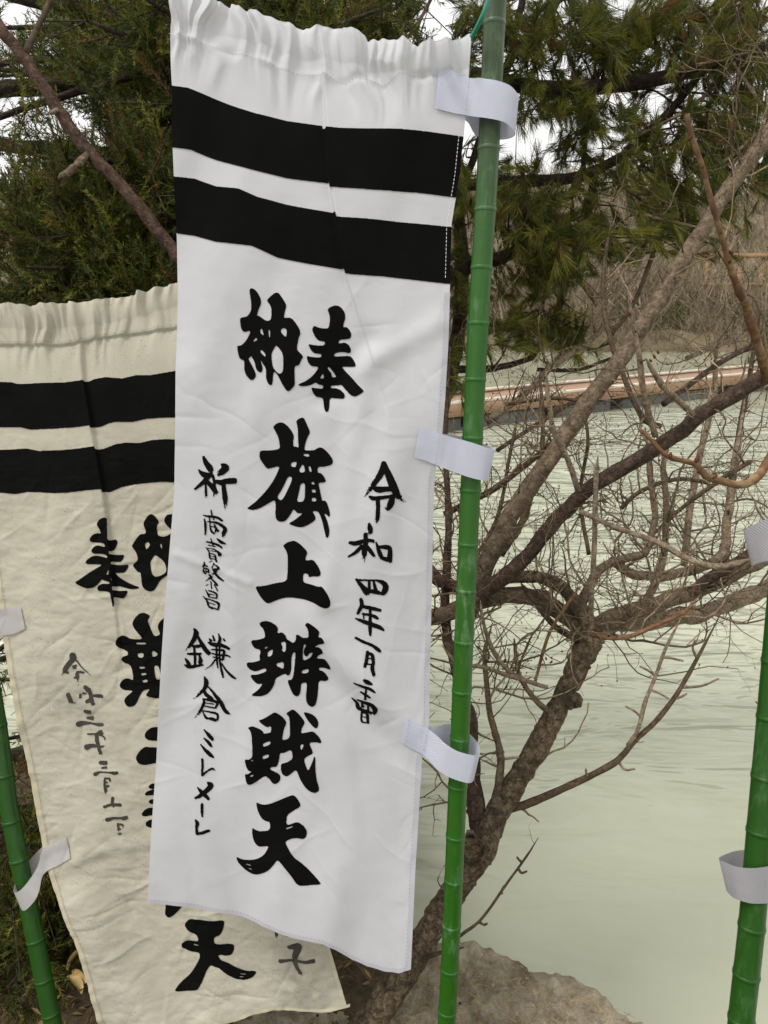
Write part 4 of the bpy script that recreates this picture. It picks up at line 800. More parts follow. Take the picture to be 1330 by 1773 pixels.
B = Cloth((1/1.5+0.004, -0.00001, 0.0), hB, (-110, 420, 660, 1860))

def cloth_mesh(C, top, bot, lef, rig, x0, x1, step, name, mat, parent, stain=None):
    nc = int((x1-x0)/step); nr = int(1640/step) if C is A else int(1300/step)
    s = np.linspace(0, 1, nc); t = np.linspace(0, 1, nr)
    xs = x0+(x1-x0)*s
    S, T = np.meshgrid(s, t)
    # the left and right corners differ top and bottom, so relax the columns between the two side edges
    y = yat(top, xs)[None, :]*(1-T)+yat(bot, xs)[None, :]*T
    for _ in range(4):
        x = xat(lef, y)*(1-S)+xat(rig, y)*S
        y = yat(top, x)*(1-T)+yat(bot, x)*T
    v = C.surf(x, y).reshape(-1, 3)
    tr = grid_tris(nr, nc)[:, ::-1]
    at = np.zeros(v.shape[0])
    if stain is not None: at = stain(x, y).ravel()
    o = mesh_np(name, v, tr, mat, parent, True, np.stack([S.ravel()*0.5, T.ravel()*1.5], -1), {'tint': at})
    return o
def stainB(x, y):
    t = 0
    for cx, cy, rx, ry, k in [(112, 1190, 40, 26, .16), (120, 1220, 38, 20, .22), (190, 1300, 38, 22, .20), (175, 1210, 30, 40, .1), (150, 1245, 26, 18, .2), (180, 1370, 30, 40, .10), (205, 1455, 34, 26, .22), (520, 1700, 48, 40, .34), (505, 1650, 50, 26, .24), (540, 1740, 40, 26, .22), (95, 1450, 10, 8, .2)]:
        t = t+k*np.exp(-((x-cx)/rx)**2-((y-cy)/ry)**2)
    return np.clip(t*(1+0.5*fbm(x/14, y/14, 88, 3)), 0, 0.7)

def decal(C, vt, name, mat, parent, off=0.0010):
    v, t = vt
    x, y = v[:, 0], v[:, 1]                       # lift a little more where the cloth turns sharply
    g = np.hypot(C.h(x+1.5, y)-C.h(x-1.5, y), C.h(x, y+1.5)-C.h(x, y-1.5))/3
    o = mesh_np(name, C.surf(x, y, off+np.clip(g-.0002, 0, .003)*1.6), t[:, ::-1], mat, parent)
    return o
def stripe(C, top, bot, name, parent, lef, rig, step=1.5):
    t = [pl(q) for q in top]; b = [pl(q) for q in bot]
    polys = [np.vstack([tt, bb[::-1]]) for tt, bb in zip(t, b)]
    allp = np.concatenate(polys); lo = allp.min(0)-4; hi = allp.max(0)+4
    gx = np.arange(lo[0], hi[0], step); gy = np.arange(lo[1], hi[1], step)
    f = np.zeros((len(gy), len(gx)))
    for p in polys: f = np.maximum(f, coverage(p, gx, gy))
    X, Y = np.meshgrid(gx, gy)
    f = np.minimum(f-0.5, np.minimum(X-xat(lef, Y)+0.15, xat(rig, Y)-X+0.15))
    return decal(C, march(f, gx, gy), name, M['ink'], parent)
def zq(z, s): return z(pl(s))
def stitches(C, line, name, parent, mat, dash=4.2, gap=2.6, wd=0.42, off=0.0012):
    L = np.concatenate([[0], np.cumsum(np.linalg.norm(np.diff(line, axis=0), axis=1))])
    mb = MB(); s = 0.0
    while s+dash < L[-1]:
        q = np.array([[np.interp(s+k*dash/3, L, line[:, 0]), np.interp(s+k*dash/3, L, line[:, 1])] for k in range(4)])
        d = q[-1]-q[0]; d /= np.linalg.norm(d)+1e-9; nn = np.array([-d[1], d[0]])*wd
        e = np.concatenate([q+nn, q-nn])
        v = C.surf(e[:, 0], e[:, 1], off)
        mb.add(v, [[0, 4, 5], [0, 5, 1], [1, 5, 6], [1, 6, 2], [2, 6, 7], [2, 7, 3]])
        s += dash+gap
    o = mb.build(name, mat, parent); o['kind'] = 'stuff'; return o
def strip_part(C, xs, ys, name, mat, parent, off=0.0009):
    """xs, ys: (n,k) cloth coordinates of a strip"""
    v = C.surf(xs, ys, off); n, k = xs.shape
    uv = np.stack([np.tile(np.linspace(0, 0.02, k), n), np.repeat(np.linspace(0, 1.5, n), k)], -1)
    return mesh_np(name, v.reshape(-1, 3), grid_tris(n, k)[:, ::-1], mat, parent, True, uv)
def ribbon(C, stations, name, mat, parent, n=90, wn=9, bulge=0.0):
    """woven tape: stations (top x, top y, bottom x, bottom y, towards-viewer offset of the loop)"""
    q = catmull(np.array(stations, float), n)
    e = np.linspace(0, 1, wn)
    x = q[:, 0:1]*(1-e)+q[:, 2:3]*e; y = q[:, 1:2]*(1-e)+q[:, 3:4]*e
    u = np.linspace(0, len(stations)-1, n)[:, None]      # both ends are sewn to the cloth and follow its folds
    wg = np.clip(1-(u-2.3)/2, 0, 1)+np.clip(u-(len(stations)-2.2), 0, 1)
    hh = C.h(x, y)*wg if hasattr(C, 'H') else 0
    p = C.flat(x, y)+C.n*(hh+q[:, 4:5]+bulge*np.sin(e*math.pi)[None, :])[..., None]
    mid = p[:, wn//2]; L = np.concatenate([[0], np.cumsum(np.linalg.norm(np.diff(mid, axis=0), axis=1))])
    uv = np.stack([np.repeat(L, wn), np.tile(e, n)], -1)
    o = mesh_np(name, p.reshape(-1, 3), grid_tris(n, wn), mat, parent, True, uv)
    return o

thread, ntx, bx_ = new_mat('white_thread'); bx_.inputs['Base Color'].default_value = (0.78, 0.78, 0.80, 1); bx_.inputs['Roughness'].default_value = 0.7
_n = noise_tex(ntx, 700, 2); bump(ntx, bx_, _n.outputs['Fac'], 0.3, 0.0005)
M['thread'] = thread
M['grey_thread'] = ink_mat('grey_thread', (0.42, 0.42, 0.45))

# ---- white banner
bn = empty('banner', A.flat(480, 1690)); bn.location.z -= 0.0
tag(bn, 'clean white cotton banner with two black stripes and bold brush lettering, tied to a pole', 'banner')
cloth_mesh(A, topA, botA, lefA, rigA, 295, 815, 2.1, 'cloth', M['white'], bn)
z8 = Zoom(280, 0, 2.078)
def S8(t): return [" ".join("%.2f,%.2f" % tuple(r) for r in z8(pl(q))) for q in t]
stripe(A, S8(["20,312 40,318 100,325 180,355 260,385 340,412 450,435 577,450", "573,460 640,464 760,464 850,465 960,470 1075,485 1110,490"]),
          S8(["20,534 45,538 110,545 200,580 320,615 450,645 609,661", "606,680 680,682 760,685 920,690 1055,705 1100,712"]), 'stripe', bn, lefA, rigA)
stripe(A, S8(["20,636 50,640 120,645 200,675 280,685 350,715 450,740 627,769", "624,786 750,790 900,800 1048,812 1100,818"]),
          S8(["20,834 58,840 120,850 200,875 330,890 420,930 520,950 660,972", "661,988 700,991 800,995 1040,1020 1090,1026"]), 'stripe', bn, lefA, rigA)
for z, o, h in PRINT_A: decal(A, printed(z, o, h), 'printed_character', M['ink'], bn)
for i, (z, s) in enumerate(BRUSH_A): decal(A, brushed(z, s, seed=i+3), 'brushed_character', M['brush_ink'], bn)
# hems, seam thread, tapes
yy = np.linspace(505, 1676, 420)
sh = strip_part(A, np.stack([xat(rigA, yy)-7.5, xat(rigA, yy)-4, xat(rigA, yy)+0.4], 1), np.stack([yy]*3, 1), 'side_hem', M['hem'], bn)
xx = np.linspace(259, 708, 200)
bh = strip_part(A, np.stack([xx]*3, 1), np.stack([yat(botA, xx)-5, yat(botA, xx)-2.5, yat(botA, xx)+0.3], 1), 'bottom_hem', M['hem'], bn)
stitches(A, np.stack([xat(rigA, yy)-8.5, yy], 1), 'hem_stitching', sh, M['grey_thread'])
ys2 = np.linspace(232, 486, 90); stitches(A, np.stack([xat(rigA, ys2)-8.5, ys2], 1), 'hem_stitching', sh, M['thread'], off=0.0014)
stitches(A, np.stack([xx, yat(botA, xx)-6], 1), 'hem_stitching', bh, M['grey_thread'])
stitches(A, seamA, 'sleeve_stitching', bn, M['grey_thread'])
RT = [
 [(760,119,753,187,.0035),(790,127,782,194,.0035),(815,134,806,199,.004),(835,137,826,203,.005),(855,141,845,207,.006),(881,149,872,213,.004),(896,159,889,222,-.004),(901,164,895,228,-.016),(893,163,885,228,-.034),(868,155,860,222,-.052),(838,146,832,215,-.052),(815,137,812,204,-.018),(800,133,796,198,-.006)],
 [(726,740,716,791,.003),(745,746,736,797,.003),(762,751,754,804,.0035),(780,756,776,813,.005),(799,761,798,821,.006),(820,767,816,827,.006),(843,775,836,831.5,.002),(859,780,848,832,-.012),(852,775,843,828,-.034),(825,764,820,820,-.053),(795,757,792,812,-.05),(768,752,762,806,-.012),(752,748,746,800,-.006)],
 [(702,1243,694,1288,.003),(722,1254,713,1299,.003),(742,1264,733,1309,.0035),(757,1273,746,1319,.007),(770,1283,758,1329,.010),(790,1294,776,1339,.013),(812,1300,800,1347,.014),(826,1302.5,814,1350.5,.010),(833,1303,822,1351,-.008),(828,1297,820,1345,-.034),(805,1283,800,1334,-.054),(778,1273,776,1323,-.045),(752,1266,746,1312,-.014),(738,1261,731,1306,-.006)],
]
TIES = [ribbon(A, st, 'tie', M['tape'], bn) for st in RT]
for k, x0, y0, x1, y1 in [(0, 813.5, 134, 806, 198), (1, 761, 751, 753, 803), (2, 741, 1264, 732, 1308), (2, 709, 1247, 702, 1291)]:
    stitches(A, np.linspace((x0, y0), (x1, y1), 12), 'tie_stitching', TIES[k], M['grey_thread'], off=0.0048)

# ---- cream banner, seen from behind
bc = empty('banner', B.flat(380, 1790))
tag(bc, 'wrinkled cream cotton banner with mirrored lettering, hanging partly behind the white one', 'banner')
cloth_mesh(B, topB, botB, lefB, rigB, -40, 395, 2.0, 'cloth', M['cream'], bc, stainB)
z0 = Zoom(0, 480, 4.156)
def S0(t): return [" ".join("%.2f,%.2f" % tuple(r) for r in z0(pl(q))) for q in t]
stripe(B, S0(["-260,752 0,752 80,755 130,768 300,762 480,758 607,742", "602,754 640,746 680,730 760,718 880,728 980,705 1080,705 1180,688 1280,672 1750,600"]),
          S0(["-260,1085 0,1080 150,1080 220,1097 400,1090 540,1082 662,1067", "657,1084 720,1075 780,1050 830,1040 950,1042 1050,1020 1150,1012 1280,1010 1760,960"]), 'stripe', bc, lefB, rigB)
stripe(B, S0(["-260,1245 0,1242 100,1238 190,1232 280,1250 450,1245 560,1235 688,1217", "684,1240 740,1235 830,1200 900,1190 1000,1192 1100,1170 1200,1165 1280,1168 1780,1110"]),
          S0(["-260,1545 0,1550 100,1560 200,1545 300,1548 400,1555 500,1550 620,1535 748,1524", "743,1547 790,1545 870,1510 960,1490 1060,1480 1150,1472 1260,1475 1800,1420"]), 'stripe', bc, lefB, rigB)
for z, o, h in PRINT_B: decal(B, printed(z, o, h), 'printed_character', M['ink'], bc, 0.0011)
for i, (z, s) in enumerate(BRUSH_B): decal(B, brushed(z, s, seed=i+60), 'brushed_character', M['faded_ink'], bc, 0.0011)
yy = np.linspace(540, 1800, 420)
shb = strip_part(B, np.stack([xat(lefB, yy)-0.3, xat(lefB, yy)+4, xat(lefB, yy)+9], 1), np.stack([yy]*3, 1), 'side_hem', M['cream_hem'], bc, 0.0011)
yr = np.linspace(1560, 1745, 80)
strip_part(B, np.stack([xat(rigB, yr)-6, xat(rigB, yr)-3, xat(rigB, yr)+0.3], 1), np.stack([yr]*3, 1), 'side_hem', M['cream_hem'], bc, 0.0011)
xx = np.linspace(183, 606, 200)
strip_part(B, np.stack([xx]*3, 1), np.stack([yat(botB, xx)-5, yat(botB, xx)-2.5, yat(botB, xx)+0.3], 1), 'bottom_hem', M['cream_hem'], bc, 0.0011)
stitches(B, np.stack([xat(lefB, yy)+10.5, yy], 1), 'hem_stitching', shb, M['cream_hem'], off=0.0016)
stitches(B, seamB-np.array([0, 5]), 'sleeve_stitching', bc, M['faded_ink'], 1.6, 2.4, 0.3, 0.0016)
ribbon(B, [(114,1448,123,1484.5,.003),(95,1458,104,1495,.003),(77,1468,87,1503,.005),(70,1496,79,1512,.012),(58,1516,76,1532,.020),(47,1529,70,1548,.024),(35,1537,52,1567,.020),(25,1540,38,1571,.004),(21,1533,33,1566,-.018),(30,1512,40,1552,-.044),(52,1488,58,1520,-.050),(66,1474,74,1506,-.022),(80,1466,88,1500,-.006)], 'tie', M['worn_tape'], bc)
ribbon(B, [(35,1051,43,1089,.003),(16,1053,23,1098,.003),(0,1056,0,1102,.005),(-22,1066,-18,1113,.014),(-45,1078,-36,1124,.016),(-72,1086,-64,1132,.002),(-76,1080,-68,1126,-.03),(-45,1066,-38,1112,-.05),(-5,1055,2,1098,-.006)], 'tie', M['worn_tape'], bc)
# ------------------------------------------------------------------ green bamboo-style poles
def make_pole(pts, zfun, nodes, r, label, mat, name='banner_pole', ring=True):
    pts = np.array(pts, float)
    q = catmull(np.column_stack([pts, zfun(pts[:, 0], pts[:, 1])]), 160)
    c = P(q[:, 0], q[:, 1], q[:, 2])
    # run the pole on into the ground
    d = c[0]-c[6]; d /= np.linalg.norm(d)
    k = max(0, (c[0, 2]+0.08)/max(1e-3, -d[2]))
    ext = c[0]+np.linspace(k, 0, 12)[:-1, None]*d
    c = np.vstack([ext, c])
    pole = empty(name, c[0]); tag(pole, label, 'pole', 'green poles that carry the banners')
    _, py, _ = proj(c)
    # fine profile: each joint swells a little, just below it the wall is pinched
    L = np.concatenate([[0], np.cumsum(np.linalg.norm(np.diff(c, axis=0), axis=1))])
    o = np.argsort(py); nl = np.interp(nodes, py[o], L[o])
    step = np.median(np.abs(np.diff(np.sort(nl))))
    extra = np.arange(nl.min()-step, 0.02, -step); nl = np.concatenate([nl, extra])
    s = np.unique(np.concatenate([np.linspace(0, L[-1], 240)]+[nl+e for e in (-0.02, -0.008, -0.004, 0.0, 0.003, 0.008)])); s = s[(s >= 0) & (s <= L[-1])]
    cc = np.stack([np.interp(s, L, c[:, i]) for i in range(3)], 1)
    dn = np.min(np.abs(s[:, None]-nl[None, :]), axis=1)
    rad = r*(1+0.03*np.exp(-(dn/0.006)**2))
    v, t, uv = tube_geo(cc, rad, 28)
    sh_ = mesh_np('shaft', v, t, mat, pole, True, uv)
    for n0 in nl:
        n1 = n0+rng.uniform(-0.001, 0.001)
        e = np.array([-0.0050, -0.0044, -0.0020, 0.0008, 0.0016, 0.0020]); rr = np.array([0.99, 1.035, 1.052, 1.055, 1.03, 0.99])*r*1.012
        p = np.stack([np.interp(n1+e, L, c[:, i]) for i in range(3)], 1)
        tl = np.array([rng.normal(0, .02), rng.normal(0, .02), 0])
        v, t, uv = tube_geo(p, rr, 28, cap=False)
        mesh_np('node_ring', v, t, M['pole_ring'] if ring else mat, sh_, True, uv)
    return pole
POLE_R = 0.0172
make_pole([(748, 2020), (773, 1773), (791, 1400), (808, 1000), (826, 600), (844, 300), (858, 0), (868, -160)],
          lambda x, y: A.zc(x, y)+0.026, [41, 149, 256, 362, 462, 559, 657, 757, 847, 941, 1021, 1110, 1194, 1276, 1359, 1445, 1522, 1600, 1675, 1749], POLE_R,
          'green plastic bamboo pole right beside the white banner, faded grey-green at its top', M['pole'])
make_pole([(122, 1920), (92, 1773), (25, 1448), (8, 1343), (-9, 1224), (-70, 880), (-118, 560), (-135, 440)],
          lambda x, y: B.zc(x, y)+0.026+0*y, [1256, 1342, 1421, 1488, 1627, 1694, 1754, 1165, 1072], POLE_R,
          'green plastic bamboo pole at the free outer edge of the cream banner', M['pole_dark'], ring=False)
ZR = lambda x, y: 1.0/(1/1.02-0.00004*y)
make_pole([(1262, 2000), (1283, 1773), (1301, 1610), (1314, 1460), (1334, 1240), (1353, 1027), (1400, 500), (1440, 60)],
          ZR, [1143, 1240, 1343, 1437, 1525, 1602, 1685, 1763], 0.0182,
          'green plastic bamboo pole standing alone over open water with shade-grey tape loops', M['pole_dark'], ring=False)

# ---- tape loops on the lone pole
class Loop:
    n = (CAM-P(1310, 1500, 1.0))/np.linalg.norm(CAM-P(1310, 1500, 1.0))
    def flat(s, x, y): return P(x, y, ZR(np.asarray(x, float), np.asarray(y, float)))
LP = Loop()
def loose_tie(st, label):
    o = ribbon(LP, st, 'tape_loop', M['shaded_tape'], None); tag(o, label, 'tape loop', 'tape loops on the lone pole')
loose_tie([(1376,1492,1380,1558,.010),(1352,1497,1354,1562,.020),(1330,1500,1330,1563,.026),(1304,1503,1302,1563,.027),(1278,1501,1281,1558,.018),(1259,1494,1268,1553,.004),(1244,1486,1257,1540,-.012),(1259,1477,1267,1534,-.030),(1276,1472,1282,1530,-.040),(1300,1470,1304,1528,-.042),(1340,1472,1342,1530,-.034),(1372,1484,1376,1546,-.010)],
          'lower shade-grey twill tape loop hanging open around the lone green pole')
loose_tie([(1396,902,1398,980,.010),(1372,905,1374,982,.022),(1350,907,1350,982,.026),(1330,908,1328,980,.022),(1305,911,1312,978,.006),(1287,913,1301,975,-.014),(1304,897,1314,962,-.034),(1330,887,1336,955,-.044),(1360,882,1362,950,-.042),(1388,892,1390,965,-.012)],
          'upper shade-grey twill tape loop around the lone green pole, beside a branch tip')
# ---- green plastic-coated rod end at the sleeve corner
gm, nt, b = new_mat('teal_green_plastic'); b.inputs['Roughness'].default_value = 0.3
n_ = noise_tex(nt, 40, 3); r_ = ramp(nt, n_.outputs['Fac'], [(0.3, (0.010, 0.16, 0.095)), (0.7, (0.018, 0.23, 0.14))]); nt.links.new(r_.outputs['Color'], b.inputs['Base Color'])
q = catmull(np.array([(700, 96, -.022), (760, 94, -.022), (798, 80, -.018), (818, 60, -.006), (832, 38, .012), (842, 12, .016), (845, -20, .014), (848, -70, .010)], float), 90)
v, t, uv = tube_geo(A.flat(q[:, 0], q[:, 1])+A.n*q[:, 2:3], np.full(90, 0.0036), 12)
tag(mesh_np('curved_hanger_rod', v, t, gm, None, True, uv), 'thin teal green plastic rod curving out of the white banner sleeve', 'rod')
# ------------------------------------------------------------------ bare plum tree on the bank
plum = empty('plum_tree', P(640, 1790, 1.60))
tag(plum, 'leafless plum tree leaning out over the pond, flaky trunk and budding twigs', 'tree')
PO = []; PL = []                                         # remembers limbs for growing twigs on
def limb(pts, mat='limb', sides=12, bumpy=0.10, name='branch', n=None, keep=True, parent=None, density=1.0):
    """pts: x, y, zc, width in photo pixels"""
    pts = np.array(pts, float)
    if name == 'branch' and mat in ('limb', 'dark_limb', 'red_limb', 'bark'): pts[:, 3] *= .86
    L = np.linalg.norm(np.diff(pts[:, :2], axis=0), axis=1).sum()
    n = n or max(8, int(L/ (7 if sides > 10 else 11)))
    q = catmull(pts, n)
    q[:, 0] += 2.2*vnoise(np.arange(n)/4.0, np.full(n, pts[0, 0]*0.37), 3)*np.minimum(1, q[:, 3]/14); q[:, 1] += 2.2*vnoise(np.arange(n)/4.0, np.full(n, pts[0, 1]*0.41), 5)*np.minimum(1, q[:, 3]/14)
    c = P(q[:, 0], q[:, 1], q[:, 2]); r = q[:, 3]*q[:, 2]/FPX/2
    kn = 1.0 if (mat == 'pale_twig' or mat == 'bark') else .4
    r = r*(1+0.08*kn*vnoise(np.arange(n)*0.9, np.full(n, pts[0, 1]*.13), 8)+0.10*kn*np.maximum(0, vnoise(np.arange(n)*.45, np.full(n, pts[0, 0]*.17), 9)))
    if density > .1 and pts[-1, 3] < 12: r = r*np.minimum(1, np.linspace(6, .30, n))
    if density <= .1: r = r*(1.10+.12*np.maximum(0, np.sin(np.arange(n)*.62+vnoise(np.arange(n)*.2, np.full(n, 2.2), 4)*2))**6)
    v, t, uv = tube_geo(c, r, sides, bumpy, int(abs(pts[0, 0]+pts[0, 1])) % 97)
    o = mesh_np(name, v, t, M[mat], parent or plum, True, uv)
    if keep: PL.append((c, r, density)); PO.append(o)
    return o
# trunk and main limbs (bark built with a strongly uneven surface)
limb([(590,1860,1.58,80),(649,1760,1.60,54),(705,1674,1.61,46),(760,1586,1.62,44),(804,1518,1.63,46),(836,1462,1.64,50),(871,1389,1.65,41),(919,1314,1.66,38),(962,1232,1.68,35),(995,1165,1.69,36),(1020,1112,1.70,45),(1030,1085,1.70,38)],
     'bark', 30, 0.10, 'trunk', 190, density=.12)
limb([(820,1478,1.62,30),(812,1470,1.57,44),(818,1462,1.55,34),(824,1452,1.56,16)], 'bark', 16, .3, 'burl', 24, keep=False)
limb([(985,1218,1.67,22),(1000,1214,1.66,22),(1008,1216,1.655,14)], 'bark', 12, .3, 'branch_stub', 12, keep=False)
limb([(838,1452,1.64,34),(826,1415,1.66,36),(818,1330,1.70,30),(814,1250,1.74,26),(800,1195,1.76,24),(782,1130,1.78,22),(770,1060,1.80,20),(776,930,1.83,15),(772,740,1.88,11),(780,600,1.9,8)], 'dark_limb', 14, .12)
limb([(818,1032,1.76,40),(850,960,1.77,38),(905,862,1.79,36),(990,738,1.82,35),(1070,625,1.86,34),(1140,520,1.90,32),(1200,425,1.94,31),(1262,328,1.98,30),(1330,232,2.02,30),(1390,140,2.06,28)], 'limb', 18, .07, density=1.3)
limb([(812,1060,1.74,34),(829,1028,1.73,34),(891,985,1.70,31),(962,903,1.66,29),(1029,842,1.62,29),(1142,772,1.57,30),(1230,708,1.52,31),(1330,648,1.47,34),(1400,612,1.44,34)], 'dark_limb', 18, .09, density=1.2)
limb([(1025,1098,1.70,34),(1008,1060,1.72,30),(972,1016,1.74,27),(936,1001,1.77,24),(880,1003,1.80,20),(838,1012,1.80,20)], 'bark', 14, .16)
limb([(1018,1100,1.71,30),(960,1050,1.80,38),(905,1030,1.82,34),(830,1040,1.80,34),(745,1068,1.78,34),(640,1050,1.80,30)], 'limb', 16, .13)
limb([(1030,1090,1.70,38),(1060,1070,1.74,34),(1139,1045,1.80,32),(1200,1025,1.84,30),(1241,1008,1.86,30),(1300,980,1.9,27),(1360,950,1.95,25)], 'limb', 16, .12)
limb([(1040,1095,1.70,30),(1075,1076,1.82,30),(1184,1068,1.92,28),(1272,1042,1.98,27),(1330,1016,2.02,27),(1400,990,2.06,26)], 'pale_twig', 16, .12)
limb([(1190,1030,1.83,22),(1230,1000,1.8,24),(1285,968,1.77,22),(1360,925,1.74,20)], 'dark_limb', 12, .1)
limb([(1000,1055,1.74,22),(1040,985,1.80,18),(1085,965,1.84,17),(1120,952,1.86,15),(1133,900,1.88,13),(1126,820,1.92,11),(1118,740,1.96,9)], 'limb', 12, .1)
limb([(1062,970,1.84,16),(1090,990,1.88,17),(1140,998,1.92,17),(1200,985,1.95,17),(1250,960,1.98,16),(1262,880,2.0,14),(1275,790,2.03,12),(1290,690,2.06,9)], 'pale_twig', 12, .1)
limb([(1060,1088,1.69,18),(1105,1052,1.66,16),(1135,1010,1.66,15),(1150,950,1.68,14),(1155,880,1.70,12),(1150,800,1.73,11),(1165,735,1.76,9)], 'limb', 12, .1)
# the red-brown bough passing behind the banners to the upper left
limb([(800,1022,1.78,27),(740,984,1.80,26),(620,830,1.82,26),(480,640,1.82,25),(380,520,1.80,25),(305,440,1.78,25),(250,371,1.77,25),(198,308,1.76,24),(152,262,1.75,25),(100,189,1.74,24),(52,116,1.73,23),(0,48,1.72,23),(-60,-40,1.70,22)], 'red_limb', 18, .06, density=.25)
limb([(44,92,1.73,12),(62,52,1.75,10),(80,15,1.77,9),(95,-30,1.8,8)], 'twig', 10, .06)
limb([(152,270,1.74,10),(138,281,1.72,14),(130,285,1.715,9),(120,295,1.70,13),(110,303,1.69,11),(101,311,1.69,7)], 'limb', 12, .6, 'branch_stub', keep=False)
limb([(100,190,1.73,9),(90,195,1.71,6),(84,197,1.70,3)], 'pale_twig', 8, .2, 'branch_stub', keep=False)
# lower right hanging branch and other readable shoots
limb([(884,1402,1.65,15),(915,1392,1.64,14),(983,1362,1.62,12),(1063,1322,1.60,11),(1100,1282,1.60,9),(1139,1245,1.60,9),(1175,1196,1.60,8),(1215,1125,1.61,6),(1250,1058,1.62,4)], 'twig', 10, .1, density=.13)
limb([(1088,1290,1.60,8),(1105,1262,1.59,7),(1117,1218,1.59,7),(1135,1170,1.6,6),(1152,1125,1.61,6),(1178,1070,1.62,5)], 'pale_twig', 8, .1, density=.13)
limb([(776,1640,1.60,7),(800,1618,1.58,6),(833,1592,1.56,5),(871,1538,1.55,4.5),(903,1496,1.55,4),(932,1450,1.55,3.4)], 'twig', 8, .1, density=.3)
limb([(725,1664,1.6,9),(760,1650,1.57,8),(804,1640,1.55,6)], 'dark_limb', 8, .1, density=.2)
limb([(858,1392,1.64,20),(864,1350,1.65,17),(866,1303,1.66,15),(852,1250,1.67,13),(845,1200,1.68,11),(840,1130,1.69,9),(852,1080,1.70,7)], 'limb', 12, .1)
limb([(960,1238,1.67,13),(930,1215,1.66,11),(902,1175,1.65,9),(894,1140,1.65,8),(890,1105,1.65,7)], 'limb', 10, .1)
limb([(1000,1110,1.69,16),(965,1090,1.68,13),(940,1062,1.68,12),(918,1030,1.68,11),(902,1010,1.68,9)], 'dark_limb', 10, .1)
limb([(1022,1114,1.66,9),(1024,1040,1.62,9),(1028,950,1.60,9),(1030,850,1.60,9),(1036,790,1.60,7)], 'pale_twig', 10, .1, density=.6)
limb([(946,1190,1.58,7),(918,1182,1.56,8),(880,1170,1.54,8),(838,1155,1.52,7),(790,1148,1.50,7),(765,1118,1.49,5)], 'pale_twig', 10, .1, density=.5)
limb([(912,1180,1.57,6),(880,1160,1.57,8),(850,1120,1.57,8),(836,1075,1.58,6),(832,1040,1.6,5)], 'pale_twig', 8, .1, density=.5)
limb([(926,1184,1.57,5),(950,1100,1.55,6),(980,1050,1.54,5),(1005,1015,1.54,4)], 'red_twig', 8, .1, density=.5)
limb([(1020,1098,1.52,9),(1060,1106,1.50,9),(1095,1100,1.48,8),(1130,1085,1.47,8),(1180,1062,1.46,7),(1212,1030,1.45,5)], 'red_twig', 10, .1, density=.3)
limb([(1004,885,1.60,8),(1060,910,1.55,9),(1130,935,1.52,10),(1200,970,1.50,11),(1250,980,1.48,11),(1300,968,1.46,10)], 'pale_twig', 10, .15, density=.5)
limb([(1134,756,1.55,10),(1122,710,1.52,11),(1112,668,1.50,11),(1108,620,1.48,10),(1103,594,1.47,8),(1094,546,1.46,7),(1086,494,1.45,5)], 'pale_twig', 10, .14, density=.2)
limb([(1000,850,1.60,10),(985,800,1.58,10),(962,752,1.56,9),(954,720,1.55,9),(950,690,1.54,8),(946,640,1.53,6)], 'pale_twig', 10, .14, density=.2)
limb([(1330,655,1.46,15),(1318,618,1.40,14),(1304,572,1.34,14),(1290,525,1.30,13),(1276,490,1.27,11),(1260,450,1.24,10),(1247,401,1.22,9),(1230,345,1.20,8),(1214,285,1.18,8),(1200,240,1.17,8),(1189,198,1.16,8)], 'red_twig', 12, .16, density=.1)
limb([(1350,760,1.21,9),(1330,795,1.2,12),(1317,821,1.19,14),(1295,836,1.18,13),(1265,838,1.17,12),(1225,825,1.16,11),(1203,803,1.15,9),(1160,792,1.14,8),(1129,764,1.14,7),(1108,744,1.14,6)], 'red_twig', 12, .14, density=.1)
limb([(1205,722,1.53,9),(1180,700,1.50,10),(1150,672,1.48,11),(1130,640,1.47,9),(1118,620,1.46,6)], 'pale_twig', 10, .15, density=.2)
for pts in ["1155,1134 1172,1138 1188,1143", "1133,1167 1120,1158 1106,1152", "1130,1200 1146,1206 1161,1214", "1184,1192 1219,1189 1248,1176", "1170,1218 1184,1212 1193,1205", "1108,1240 1096,1230 1082,1222", "1203,1140 1196,1122 1201,1108", "1066,1320 1079,1335 1098,1334", "1076,1330 1084,1341 1090,1342", "1022,1343 1018,1336 1017,1330", "984,1362 989,1355 996,1350", "903,1497 898,1491 895,1486", "902,1500 908,1508 916,1506", "871,1540 866,1546 868,1552", "833,1592 840,1598 846,1597", "852,1492 862,1488 870,1484"]:
    p_ = pl(pts); k_ = len(p_); zz = 1.60 if p_[0, 1] < 1380 else 1.55
    best = None
    for (c_, r_, d_), ob in zip(PL, PO):
        xq, yq, zq_ = proj(c_); dd_ = np.hypot(xq-p_[0, 0], yq-p_[0, 1]); i_ = dd_.argmin()
        if best is None or dd_[i_] < best[0]: best = (dd_[i_], xq[i_], yq[i_], zq_[i_], ob)
    sh_ = np.array([best[1], best[2]])-p_[0]; p_ = p_+sh_*np.linspace(1, .6, k_)[:, None]
    limb(np.column_stack([p_, np.linspace(best[3], best[3]-.01, k_), np.linspace(4.2, 3.0, k_)]), 'pale_twig' if p_[0, 0] > 1000 else 'twig', 6, .1, 'spur', 9, keep=False, density=.1, parent=best[4])
